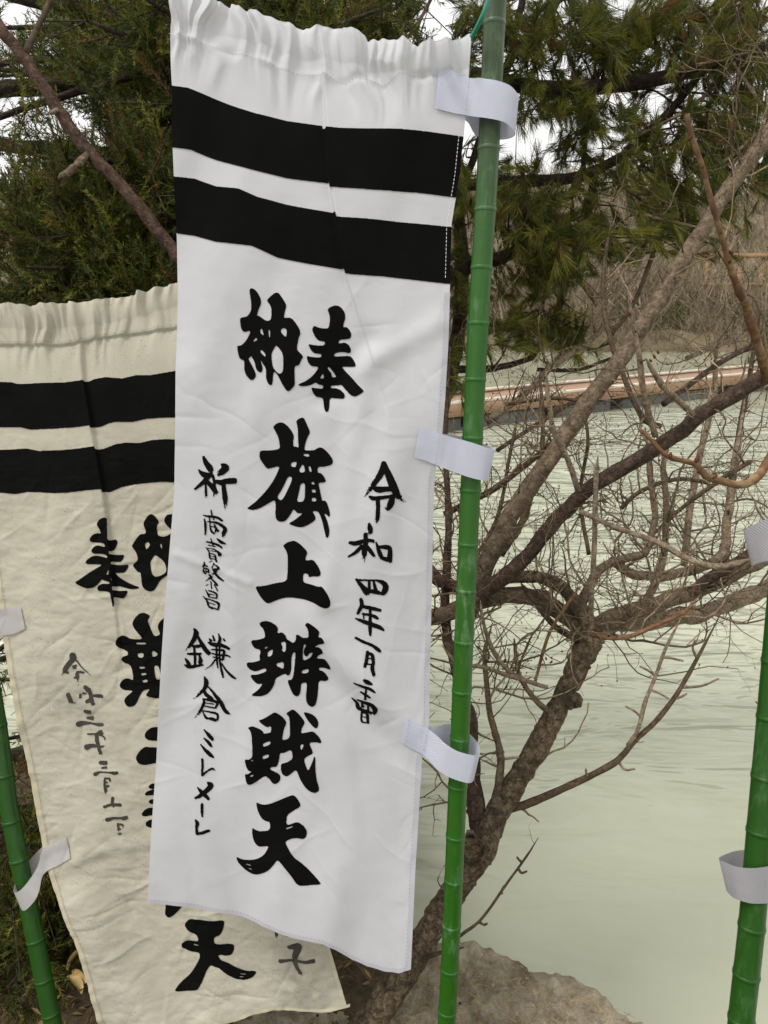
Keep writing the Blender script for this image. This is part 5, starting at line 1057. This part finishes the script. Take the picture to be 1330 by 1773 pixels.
# secondary, further shoots that tangle over the water
for pts, mt in [
 ([(870,960,1.95,12),(905,900,1.98,11),(930,820,2.02,10),(940,740,2.05,8),(935,640,2.1,7)], 'twig'),
 ([(770,890,1.9,13),(850,850,1.92,13),(930,790,1.95,12),(985,740,1.97,9)], 'dark_limb'),
 ([(846,730,2.2,13),(900,690,2.25,12),(950,640,2.3,11),(1010,600,2.35,10),(1070,545,2.4,8)], 'pale_twig'),
 ([(860,780,2.3,8),(930,735,2.32,8),(1000,690,2.36,7),(1060,650,2.4,5)], 'twig'),
 ([(1150,700,2.0,12),(1210,655,2.05,11),(1270,615,2.1,11),(1330,590,2.14,10),(1380,570,2.2,8)], 'dark_limb'),
 ([(1145,740,2.0,10),(1110,720,2.0,10),(1080,650,2.02,9),(1050,560,2.04,9),(1045,470,2.08,8),(1060,380,2.1,6)], 'twig'),
 ([(1185,980,2.2,13),(1195,880,2.25,12),(1212,790,2.3,11),(1235,690,2.35,9),(1240,600,2.4,7)], 'pale_twig'),
 ([(1255,980,2.1,12),(1262,870,2.14,12),(1278,760,2.18,10),(1300,640,2.22,8),(1318,530,2.26,6)], 'twig'),
 ([(1300,800,2.0,8),(1240,835,2.0,8),(1180,880,2.0,7),(1120,935,2.0,6)], 'twig'),
 ([(1075,880,2.1,8),(1110,850,2.1,8),(1170,830,2.1,7),(1240,840,2.1,6)], 'twig'),
 ([(1060,580,2.3,9),(1100,520,2.34,8),(1130,440,2.4,8),(1150,380,2.44,6)], 'twig'),
 ([(1190,620,2.5,9),(1260,590,2.55,9),(1330,570,2.6,8)], 'pale_twig'),
 ([(880,700,2.2,6),(960,690,2.2,6),(1040,700,2.2,5)], 'twig'),
 ([(800,1000,1.9,8),(860,900,1.92,7),(880,800,1.95,6),(900,700,1.98,5)], 'twig'),
 ([(1020,960,1.85,8),(1005,860,1.88,7),(1018,760,1.9,6),(1000,680,1.93,5)], 'twig'),
 ([(1225,300,2.2,6),(1290,250,2.2,6),(1340,200,2.2,5)], 'pale_twig'),
 ([(1105,235,2.3,5),(1190,190,2.3,6),(1260,130,2.3,5)], 'pale_twig'),
 ([(1250,80,2.2,5),(1290,140,2.2,6),(1340,215,2.2,5)], 'pale_twig'),
 ([(1040,346,2.2,5),(1110,370,2.2,5),(1215,395,2.2,4)], 'pale_twig'),
 ([(690,70,2.1,5),(706,20,2.1,6),(712,-20,2.1,5)], 'pale_twig'), ([(708,62,2.1,6),(735,20,2.1,6),(760,-30,2.1,6)], 'pale_twig'),
]: limb(pts, mt, 8, .1)

# ---- twigs and spurs grown on the limbs
tw = MB(); bd = MB(); pr = np.random.default_rng(23)
def bud_geo(p, d, L):
    d = d/np.linalg.norm(d); a = np.cross(d, [0.3, 0.5, 0.8]); a /= np.linalg.norm(a); b = np.cross(d, a)
    c = [p-d*L*0.1, p+d*L*0.35, p+d*L*0.75, p+d*L]
    v, t, uv = tube_geo(np.array(c), np.array([0.3, 0.5, 0.34, 0.04])*L*0.62, 6)
    bd.add(v, t)
def grow(p, d, L, r, lvl):
    n = max(4, int(L/0.024)); pts = [p]; dd = d.copy()
    for i in range(n):
        dd = dd+pr.normal(0, 0.23, 3)+np.array([0, 0, 0.05])*(lvl < 2); dd /= np.linalg.norm(dd)
        pts.append(pts[-1]+dd*L/n)
    pts = np.array(pts)
    x, y, z = proj(pts)
    if z.min() < 1.45: return                      # keep clear of the cloth and the poles
    if (y < 470).any() and (x < 330).any(): return
    rr = np.linspace(r, r*0.45, n+1); rr *= 1+0.18*pr.random(n+1)
    v, t, uv = tube_geo(pts, rr, 6 if r > 0.0015 else 5)
    tw.add(v, t, uv, pr.beta(2.2, 1.5))
    if lvl < 2:
        k = pr.poisson(L/0.045)
        for _ in range(k):
            i = pr.integers(1, n+1); e = pr.normal(0, 1, 3); e -= e@dd*dd; e /= np.linalg.norm(e)
            nd = e*0.85+dd*pr.uniform(0.2, .8); nd /= np.linalg.norm(nd)
            grow(pts[i], nd, pr.uniform(0.012, 0.05) if pr.random() < .62 else L*pr.uniform(.3, .6), rr[i]*0.62, lvl+1 if L > .1 else 2)
    if lvl > 0 and L < 0.06 and pr.random() < 0.35 or pr.random() < .25:
        bud_geo(pts[-1], dd, pr.uniform(0.003, 0.006))
for c, r, dens in PL:
    Ls = np.linalg.norm(np.diff(c, axis=0), axis=1).sum()
    for _ in range(pr.poisson(Ls*25*dens)):
        i = pr.integers(1, len(c)-1); t = c[i+1]-c[i-1]; t /= np.linalg.norm(t)
        e = pr.normal(0, 1, 3)+np.array([0, 0, .55]); e -= e@t*t; e /= np.linalg.norm(e)
        nd = e*0.9+t*pr.uniform(-.1, .7); nd /= np.linalg.norm(nd)
        short = pr.random() < .45
        L = pr.uniform(.015, .06) if short else min(pr.uniform(.10, .42), r[i]*75)
        grow(c[i]+e*r[i]*.7, nd, L, min(r[i]*.5, pr.uniform(.0012, .0032)), 0)
o = tw.build('twig_tangle', M['twig'], plum); o['kind'] = 'stuff'
# readable red buds on the near shoots
for x, y, z, L in [(1086,494,1.45,.008),(1096,522,1.44,.009),(1092,545,1.44,.009),(1102,575,1.45,.008),(1107,584,1.45,.008),(1140,612,1.44,.009),(1134,620,1.44,.009),(1128,626,1.44,.008),
                   (1276,405,1.2,.008),(1268,440,1.22,.010),(1205,800,1.13,.012),(1208,818,1.13,.010),(1235,828,1.14,.009),(953,1148,1.55,.008),(946,1142,1.55,.008),(955,1138,1.55,.007),(874,1146,1.54,.009),(1048,700,1.5,.007),
                   (948,712,1.52,.006),(956,735,1.53,.006),(1160,792,1.13,.010),(1136,1068,1.46,.008),(1193,243,1.16,.009),(1216,290,1.165,.010),(1247,405,1.21,.009),(1263,455,1.23,.009)]:
    bud_geo(P(x, y, z), pr.normal(0, 1, 3)*.5+np.array([.2, -.2, .9]), L)
o = bd.build('bud_cluster', M['bud'], plum); o['kind'] = 'stuff'
# ------------------------------------------------------------------ evergreens
def needle_spray(r, n=44, L=0.095, nl=0.021, flat=0.6):
    """upright twig with short stiff needles on all sides; one triangle each"""
    v = [[0, -.0008, 0], [0, .0008, 0], [L, 0, 0]]; t = [[0, 1, 2]]
    for k in range(n):
        u = (k+.5)/n; s = L*(0.04+0.96*u)
        a = r.uniform(0, 2*math.pi); l = nl*(1.05-0.55*u)*r.uniform(.75, 1.2)
        c = np.array([0, math.cos(a), math.sin(a)*flat]); c /= np.linalg.norm(c)
        fw = r.uniform(.5, .95); d = np.array([fw, 0, 0])+c*math.sqrt(max(0, 1-fw*fw*.6)); d /= np.linalg.norm(d)
        w_ = np.cross(d, [r.normal(), r.normal(), r.normal()]); w_ /= np.linalg.norm(w_)
        b = np.array([s, 0, 0]); k0 = len(v)
        v += [b-w_*.0014, b+w_*.0014, b+d*l]; t.append([k0, k0+1, k0+2])
    return np.array(v), np.array(t)
def thread_tuft(r, n=38, L=0.072):
    """brush of thin curved thread-like shoots"""
    v = []; t = []
    for k in range(n):
        s = r.uniform(0, .5)*L; a = r.uniform(0, 2*math.pi); op = r.uniform(.10, .60)
        c = np.array([0, math.cos(a), math.sin(a)]); l = L*r.uniform(.45, .95)
        p0 = np.array([s, 0, 0]); d0 = np.array([1, 0, 0])*(1-.2*op)+c*op
        d0 /= np.linalg.norm(d0); d1 = d0+np.array([.5, 0, 0])+r.normal(0, .22, 3); d1 /= np.linalg.norm(d1)
        p1 = p0+d0*l*.5; p2 = p1+d1*l*.5
        w_ = np.cross(d0, [r.normal(), r.normal(), r.normal()]); w_ /= np.linalg.norm(w_)
        k0 = len(v); q = .00066
        v += [p0-w_*q, p0+w_*q, p1-w_*q, p1+w_*q, p2]
        t += [[k0, k0+1, k0+3], [k0, k0+3, k0+2], [k0+2, k0+3, k0+4]]
    return np.array(v), np.array(t)
def place(templates, o, d, scale, tint, r, name, mat, parent):
    V = []; T = []; A_ = []; n = 0
    which = r.integers(0, len(templates), len(o))
    for k, (tv, tt) in enumerate(templates):
        m = np.where(which == k)[0]
        if not len(m): continue
        dd = d[m]/np.linalg.norm(d[m], axis=1)[:, None]
        h = r.normal(0, 1, (len(m), 3)); a = np.cross(dd, h); a /= np.linalg.norm(a, axis=1)[:, None]; b = np.cross(dd, a)
        v = o[m][:, None, :]+scale[m][:, None, None]*(tv[None, :, 0:1]*dd[:, None, :]+tv[None, :, 1:2]*a[:, None, :]+tv[None, :, 2:3]*b[:, None, :])
        V.append(v.reshape(-1, 3)); T.append((tt[None]+(np.arange(len(m))*len(tv))[:, None, None]).reshape(-1, 3)+n)
        A_.append(np.repeat(np.clip(tint[m], 0, 1), len(tv))); n += len(m)*len(tv)
    o_ = mesh_np(name, np.concatenate(V), np.concatenate(T), mat, parent, False, None, {'tint': np.concatenate(A_)})
    return o_
cr = np.random.default_rng(91)
NT = [needle_spray(cr) for _ in range(6)]; TT = [thread_tuft(cr) for _ in range(7)]

# ---- dense bushy conifer behind and left of the banners
yew = empty('conifer_tree', (-.42, 2.45, 0))
tag(yew, 'dense dark evergreen conifer with short needles rising behind the cream banner', 'tree')
tz = np.linspace(-.05, 3.6, 40)
v, t, uv = tube_geo(np.stack([-.42+.05*np.sin(tz*1.7), 2.45+.06*np.cos(tz*2.1), tz], 1), np.linspace(.10, .045, 40), 18, .14, 4)
mesh_np('trunk', v, t, M['conifer_bark'], yew, True, uv)
sp_o, sp_d = [], []
fine = MB()
def conifer_branch(p0, d, L, r0, sprays, droop, keepf, up=0.5):
    n = 14; pts = [p0]; dd = d/np.linalg.norm(d)
    for i in range(n):
        dd = dd+cr.normal(0, .10, 3)+np.array([0, 0, droop]); dd /= np.linalg.norm(dd); pts.append(pts[-1]+dd*L/n)
    pts = np.array(pts); x, y, z = proj(pts)
    if not keepf(pts).all():
        k = np.argmin(keepf(pts)); 
        if k < 4: return
        pts = pts[:k]
    v, t, uv = tube_geo(pts, np.linspace(r0, r0*.25, len(pts)), 7, .12, int(cr.integers(90)))
    fine.add(v, t, uv)
    for _ in range(sprays):
        i = cr.integers(2, len(pts)); s = pts[i]; t_ = pts[i]-pts[i-1]; t_ /= np.linalg.norm(t_)
        e = cr.normal(0, 1, 3); e -= e@t_*t_; e /= np.linalg.norm(e)
        sd = e+t_*cr.uniform(.2, 1)+np.array([0, 0, up*cr.uniform(0, 1)]); sd /= np.linalg.norm(sd)
        l = cr.uniform(.05, .20); q = s+sd*l
        k = int(3+l*40)
        bp = s+(q-s)*np.linspace(0, 1, 4)[:, None]; v, t, uv = tube_geo(bp, np.linspace(.0022, .0010, 4), 4, cap=False); fine.add(v, t, uv)
        for j in range(k):
            u = (j+.6)/k; b = s+sd*l*u
            g = cr.normal(0, 1, 3); g -= g@sd*sd; g /= np.linalg.norm(g)
            dj = sd*cr.uniform(.5, 1.2)+g*.8+np.array([0, 0, up*.5])
            sp_o.append(b); sp_d.append(dj)
def keepL(p):
    x, y, z = proj(p); m = z > 1.66
    m &= ~((y < 560) & (z < 1.86))                        # clear of the cherry bough
    m &= (z < 4.5) & ~((x > 725) & (y > 200) & (y < 1773))
    # gaps where the sky and the water show through
    for gx, gy, ra, rb in [(40, 22, 40, 24), (150, 215, 18, 16), (5, 285, 14, 16), (110, 8, 26, 12), (85, 90, 12, 10), (30, 1230, 26, 55), (45, 1370, 20, 30), (760, 30, 36, 40), (835, 60, 22, 60), (178, 250, 14, 14)]:
        m &= ((x-gx)/ra)**2+((y-gy)/rb)**2 > 1
    return m
for k in range(120):
    z0 = cr.uniform(.15, 3.3); a = cr.uniform(0, 2*math.pi)
    d = np.array([math.cos(a), math.sin(a)*.75-.25, cr.uniform(-.1, .35)])
    conifer_branch(np.array([-.42, 2.45, z0]), d, cr.uniform(.7, 1.5), .016, 17, -.015, keepL)
# boughs that come close and fill the upper left and the lower left corner
for px, py, zc in [(250, 480, 2.05), (60, 470, 2.05), (160, 430, 2.1), (20, 400, 2.15), (270, 330, 2.0), (280, 200, 2.05), (250, 120, 2.1), (120, 500, 1.98), (200, 500, 2.0), (290, 430, 1.95), (40, 520, 1.95), (0, 340, 2.2), (100, 360, 2.3), (180, 120, 2.5), (90, 90, 2.6), (20, 190, 2.4), (230, 40, 2.5), (330, 10, 2.3), (420, -10, 2.3), (560, 20, 2.3), (660, 30, 2.35), (480, 10, 2.2),
                   (60, 30, 2.9), (20, 90, 2.8), (120, 60, 2.9), (60, 250, 2.9), (150, 180, 2.8), (0, 60, 2.7), (110, 300, 2.7), (220, 280, 2.4), (30, 440, 2.0), (90, 450, 1.98), (150, 480, 1.96), (220, 440, 1.98), (270, 490, 1.95), (280, 380, 1.96), (20, 500, 1.95),
                   (30, 1540, 1.74), (90, 1600, 1.74), (55, 1640, 1.72), (100, 1680, 1.72), (125, 1720, 1.70), (20, 1700, 1.72), (60, 1750, 1.70), (110, 1770, 1.69), (45, 1560, 1.8), (70, 1660, 1.75), (40, 1720, 1.72), (5, 1640, 1.8), (110, 1620, 1.85), (20, 1760, 1.7), (75, 1720, 1.8), (30, 1480, 1.8), (60, 1600, 1.75), (100, 1700, 1.72), (20, 1680, 1.75), (80, 1540, 1.9), (120, 1760, 1.7), (15, 1580, 1.85), (10, 1300, 2.0), (60, 1420, 2.1), (140, 1650, 1.8)]:
    q = P(px, py, zc); s = np.array([-.42, 2.45, min(3.2, max(.1, q[2]+cr.uniform(-.25, .05)))])
    for _ in range(2):
        g = q+cr.normal(0, .05, 3)
        conifer_branch(s, g-s, np.linalg.norm(g-s)*1.12, .015, 26, -.0, keepL, .8 if py < 900 else .2)
sp_o = np.array(sp_o); sp_d = np.array(sp_d); m = keepL(sp_o) & keepL(sp_o+sp_d/np.linalg.norm(sp_d, axis=1)[:, None]*.06)
px_, py_, pz_ = proj(sp_o)
m &= (px_ > -260) & (px_ < 900) & (py_ > -220) & (py_ < 1950)
m &= ~((px_ > 320) & (px_ < 720) & (py_ > 150) & (py_ < 1500) & (cr.random(len(px_)) < .75))
sp_o, sp_d = sp_o[m], sp_d[m]
print('needle sprays', len(sp_o))
low = sstep(1.2, 0.5, sp_o[:, 2])
place(NT, sp_o, sp_d, cr.uniform(.75, 1.25, len(sp_o)), np.where(cr.random(len(sp_o)) < .06, 1.0, cr.beta(1.8, 2.4, len(sp_o))*.92), cr, 'crown', M['needle'], yew)
fine.build('branchwork', M['conifer_bark'], yew)['kind'] = 'stuff'
def big_limb(pts, parent, sides=14, b=.16, n=60, mat='conifer_bark'):
    pts = np.array(pts, float); q = catmull(pts, n); c = P(q[:, 0], q[:, 1], q[:, 2])
    v, t, uv = tube_geo(c, q[:, 3]*q[:, 2]/FPX/2, sides, b, int(abs(pts[0, 1])) % 50); mesh_np('branch', v, t, M[mat], parent, True, uv); return c
for pts in [[(480,100,2.45,40),(300,120,2.4,36),(180,132,2.35,32),(60,150,2.3,28),(-60,160,2.3,22)], [(460,380,2.45,30),(260,360,2.3,24),(150,352,2.2,26),(95,345,2.12,24),(30,328,2.06,16),(-40,320,2.0,12)],
            [(470,290,2.5,30),(280,280,2.5,28),(120,262,2.5,26),(0,250,2.5,22),(-80,245,2.5,18)], [(40,460,2.3,26),(62,380,2.35,30),(70,330,2.4,26)], [(400,1300,2.3,26),(150,1320,2.0,22),(20,1308,1.9,16),(-60,1300,1.85,10)],
            [(470,40,2.5,40),(330,20,2.45,40),(160,20,2.4,30),(-20,-20,2.4,24)]]: big_limb(pts, yew)

# ---- juniper with hanging thread-like tufts, right of the pole
jun = empty('juniper_tree', (.02, 2.9, 0))
tag(jun, 'juniper with soft drooping olive green tufts on dark limbs over the pond', 'tree')
tz = np.linspace(-.6, 3.8, 40)
v, t, uv = tube_geo(np.stack([.0+.04*np.sin(tz*2), 2.9+.05*np.cos(tz*1.4), tz], 1), np.linspace(.11, .05, 40), 18, .14, 9)
mesh_np('trunk', v, t, M['conifer_bark'], jun, True, uv)
JL = []
for pts in [[(690,110,2.6,22),(813,126,2.5,22),(916,150,2.4,25),(966,154,2.36,26),(1045,149,2.32,25),(1120,140,2.3,24),(1193,124,2.28,23),(1260,104,2.26,22),(1330,79,2.25,20),(1420,50,2.25,18)],
            [(690,330,2.6,20),(800,322,2.5,20),(863,316,2.45,21),(930,313,2.42,20),(1003,306,2.4,19),(1060,280,2.38,17),(1111,246,2.36,15),(1193,153,2.34,13),(1240,90,2.33,11),(1297,12,2.32,9)],
            [(1003,306,2.4,18),(990,335,2.38,16),(960,350,2.36,10)],
            [(1030,300,2.42,14),(1012,400,2.44,13),(985,470,2.46,11),(965,540,2.47,13),(925,612,2.48,12),(905,625,2.49,10),(850,638,2.5,12),(790,640,2.52,14)],
            [(700,560,2.55,26),(800,470,2.45,24),(870,445,2.42,22),(920,420,2.4,18),(960,395,2.38,12)],
            [(760,430,2.6,14),(800,330,2.5,12),(880,110,2.45,16),(920,60,2.42,16),(960,10,2.4,14),(990,-40,2.4,12)],
            [(1198,120,2.3,9),(1200,60,2.3,9),(1198,0,2.3,8),(1215,-60,2.3,6)], [(1010,300,2.42,10),(1014,220,2.42,10),(1030,150,2.4,9)],
            [(930,65,2.42,10),(900,40,2.4,12),(905,0,2.4,12),(915,-40,2.4,12)], [(930,640,2.5,7),(1000,640,2.5,7),(1060,620,2.5,5)],
            [(760,720,2.6,30),(790,600,2.6,26),(800,470,2.6,24),(790,300,2.6,20),(775,100,2.6,18)]]:
    JL.append(big_limb(pts, jun, 12, .14, 40))
allJ = np.concatenate(JL)
to, td, ts = [], [], []; jt = MB()
CL = [  # photo position, spread, number of sprigs, droop direction
 (880,40,55,45,60),(960,50,60,55,90),(1040,40,50,50,70),(1090,70,50,45,60),(1060,110,60,40,60),(930,110,60,40,55),(1000,180,55,40,60),(955,190,45,40,36),(1020,230,40,35,34),(1130,40,60,40,40),
 (1180,20,60,40,44),(1250,30,60,45,56),(1310,50,45,60,50),(1240,90,50,30,34),(1290,130,50,40,44),(1180,90,40,36,20),(1080,200,30,40,16),(870,200,30,40,16),(1215,200,55,45,44),(1270,230,50,45,44),(1170,260,55,40,44),(1120,300,50,36,36),(1230,300,50,36,40),(1310,280,40,50,34),
 (1060,310,45,30,30),(1150,345,50,30,34),(1200,350,50,36,36),(1130,395,60,34,40),(1180,410,50,30,26),(880,360,45,36,50),(930,370,55,45,100),(965,410,45,45,90),(950,460,40,45,60),(900,420,45,40,44),(985,460,36,36,34),(1040,390,40,40,34),(1070,420,40,30,24),
 (880,500,40,40,26),(905,560,45,36,34),(870,580,36,34,20),(985,580,36,26,30),(1000,600,24,18,14),(945,560,36,40,26),(800,330,22,60,30),(795,480,20,80,26),(790,620,20,80,20),(905,290,30,26,14),(850,300,26,36,12),(1290,180,40,36,30),(1320,340,30,40,14),(1255,370,40,30,16),
 (1200,120,110,90,70),(1280,60,60,60,40),(1050,60,110,60,40),(1090,180,60,50,26),(1230,250,90,60,44),(1000,260,60,30,14),(820,30,22,40,20),(800,90,20,40,16),(1100,250,34,30,14)]
for cx, cy, sx, sy, n in CL:
    for k in range(int(n*.5)):
        x, y = cx+cr.normal(0, sx*.55), cy+cr.normal(0, sy*.55); z = 2.36+cr.normal(0, .13)
        p = P(x, y, max(2.06, z))
        a = allJ[np.argmin(((allJ-p)**2).sum(1))]
        out = p-a; out /= np.linalg.norm(out)+1e-6
        sd = out*.6+cr.normal(0, .38, 3)+np.array([.12, -.1, -.42]); sd /= np.linalg.norm(sd)
        L = cr.uniform(.04, .11); b = p-sd*L
        v, t, uv = tube_geo(np.array([b, b+(p-b)*.5+cr.normal(0, .003, 3), p]), np.array([.0016, .0013, .0009]), 4, cap=False); jt.add(v, t, uv)
        for u in np.linspace(.1, 1, 4):
            to.append(b+sd*L*u); td.append(sd+cr.normal(0, .35, 3)); ts.append(cr.uniform(.7, 1.15))
        if k % 9 == 0:                           # the sprig hangs on a thin side branch
            mid = (a+b)/2+cr.normal(0, .02, 3)
            c = catmull(np.array([a, mid, b]), 8); v, t, uv = tube_geo(c, np.linspace(.004, .0016, 8), 5, cap=False); jt.add(v, t, uv)
        if k % 3 == 0:                           # neighbouring bare twiglet
            e = b+cr.normal(0, .05, 3); v, t, uv = tube_geo(np.array([b, (b+e)/2+cr.normal(0, .01, 3), e]), np.array([.0016, .0012, .0008]), 4, cap=False); jt.add(v, t, uv)
to = np.array(to); td = np.array(td); ts = np.array(ts); print('tufts', len(to))
place(TT, to, td, ts, np.where(cr.random(len(to)) < .05, 1.0, cr.beta(2, 2, len(to))*.92), cr, 'crown', M['tuft'], jun)
jt.build('branchwork', M['conifer_bark'], jun)['kind'] = 'stuff'
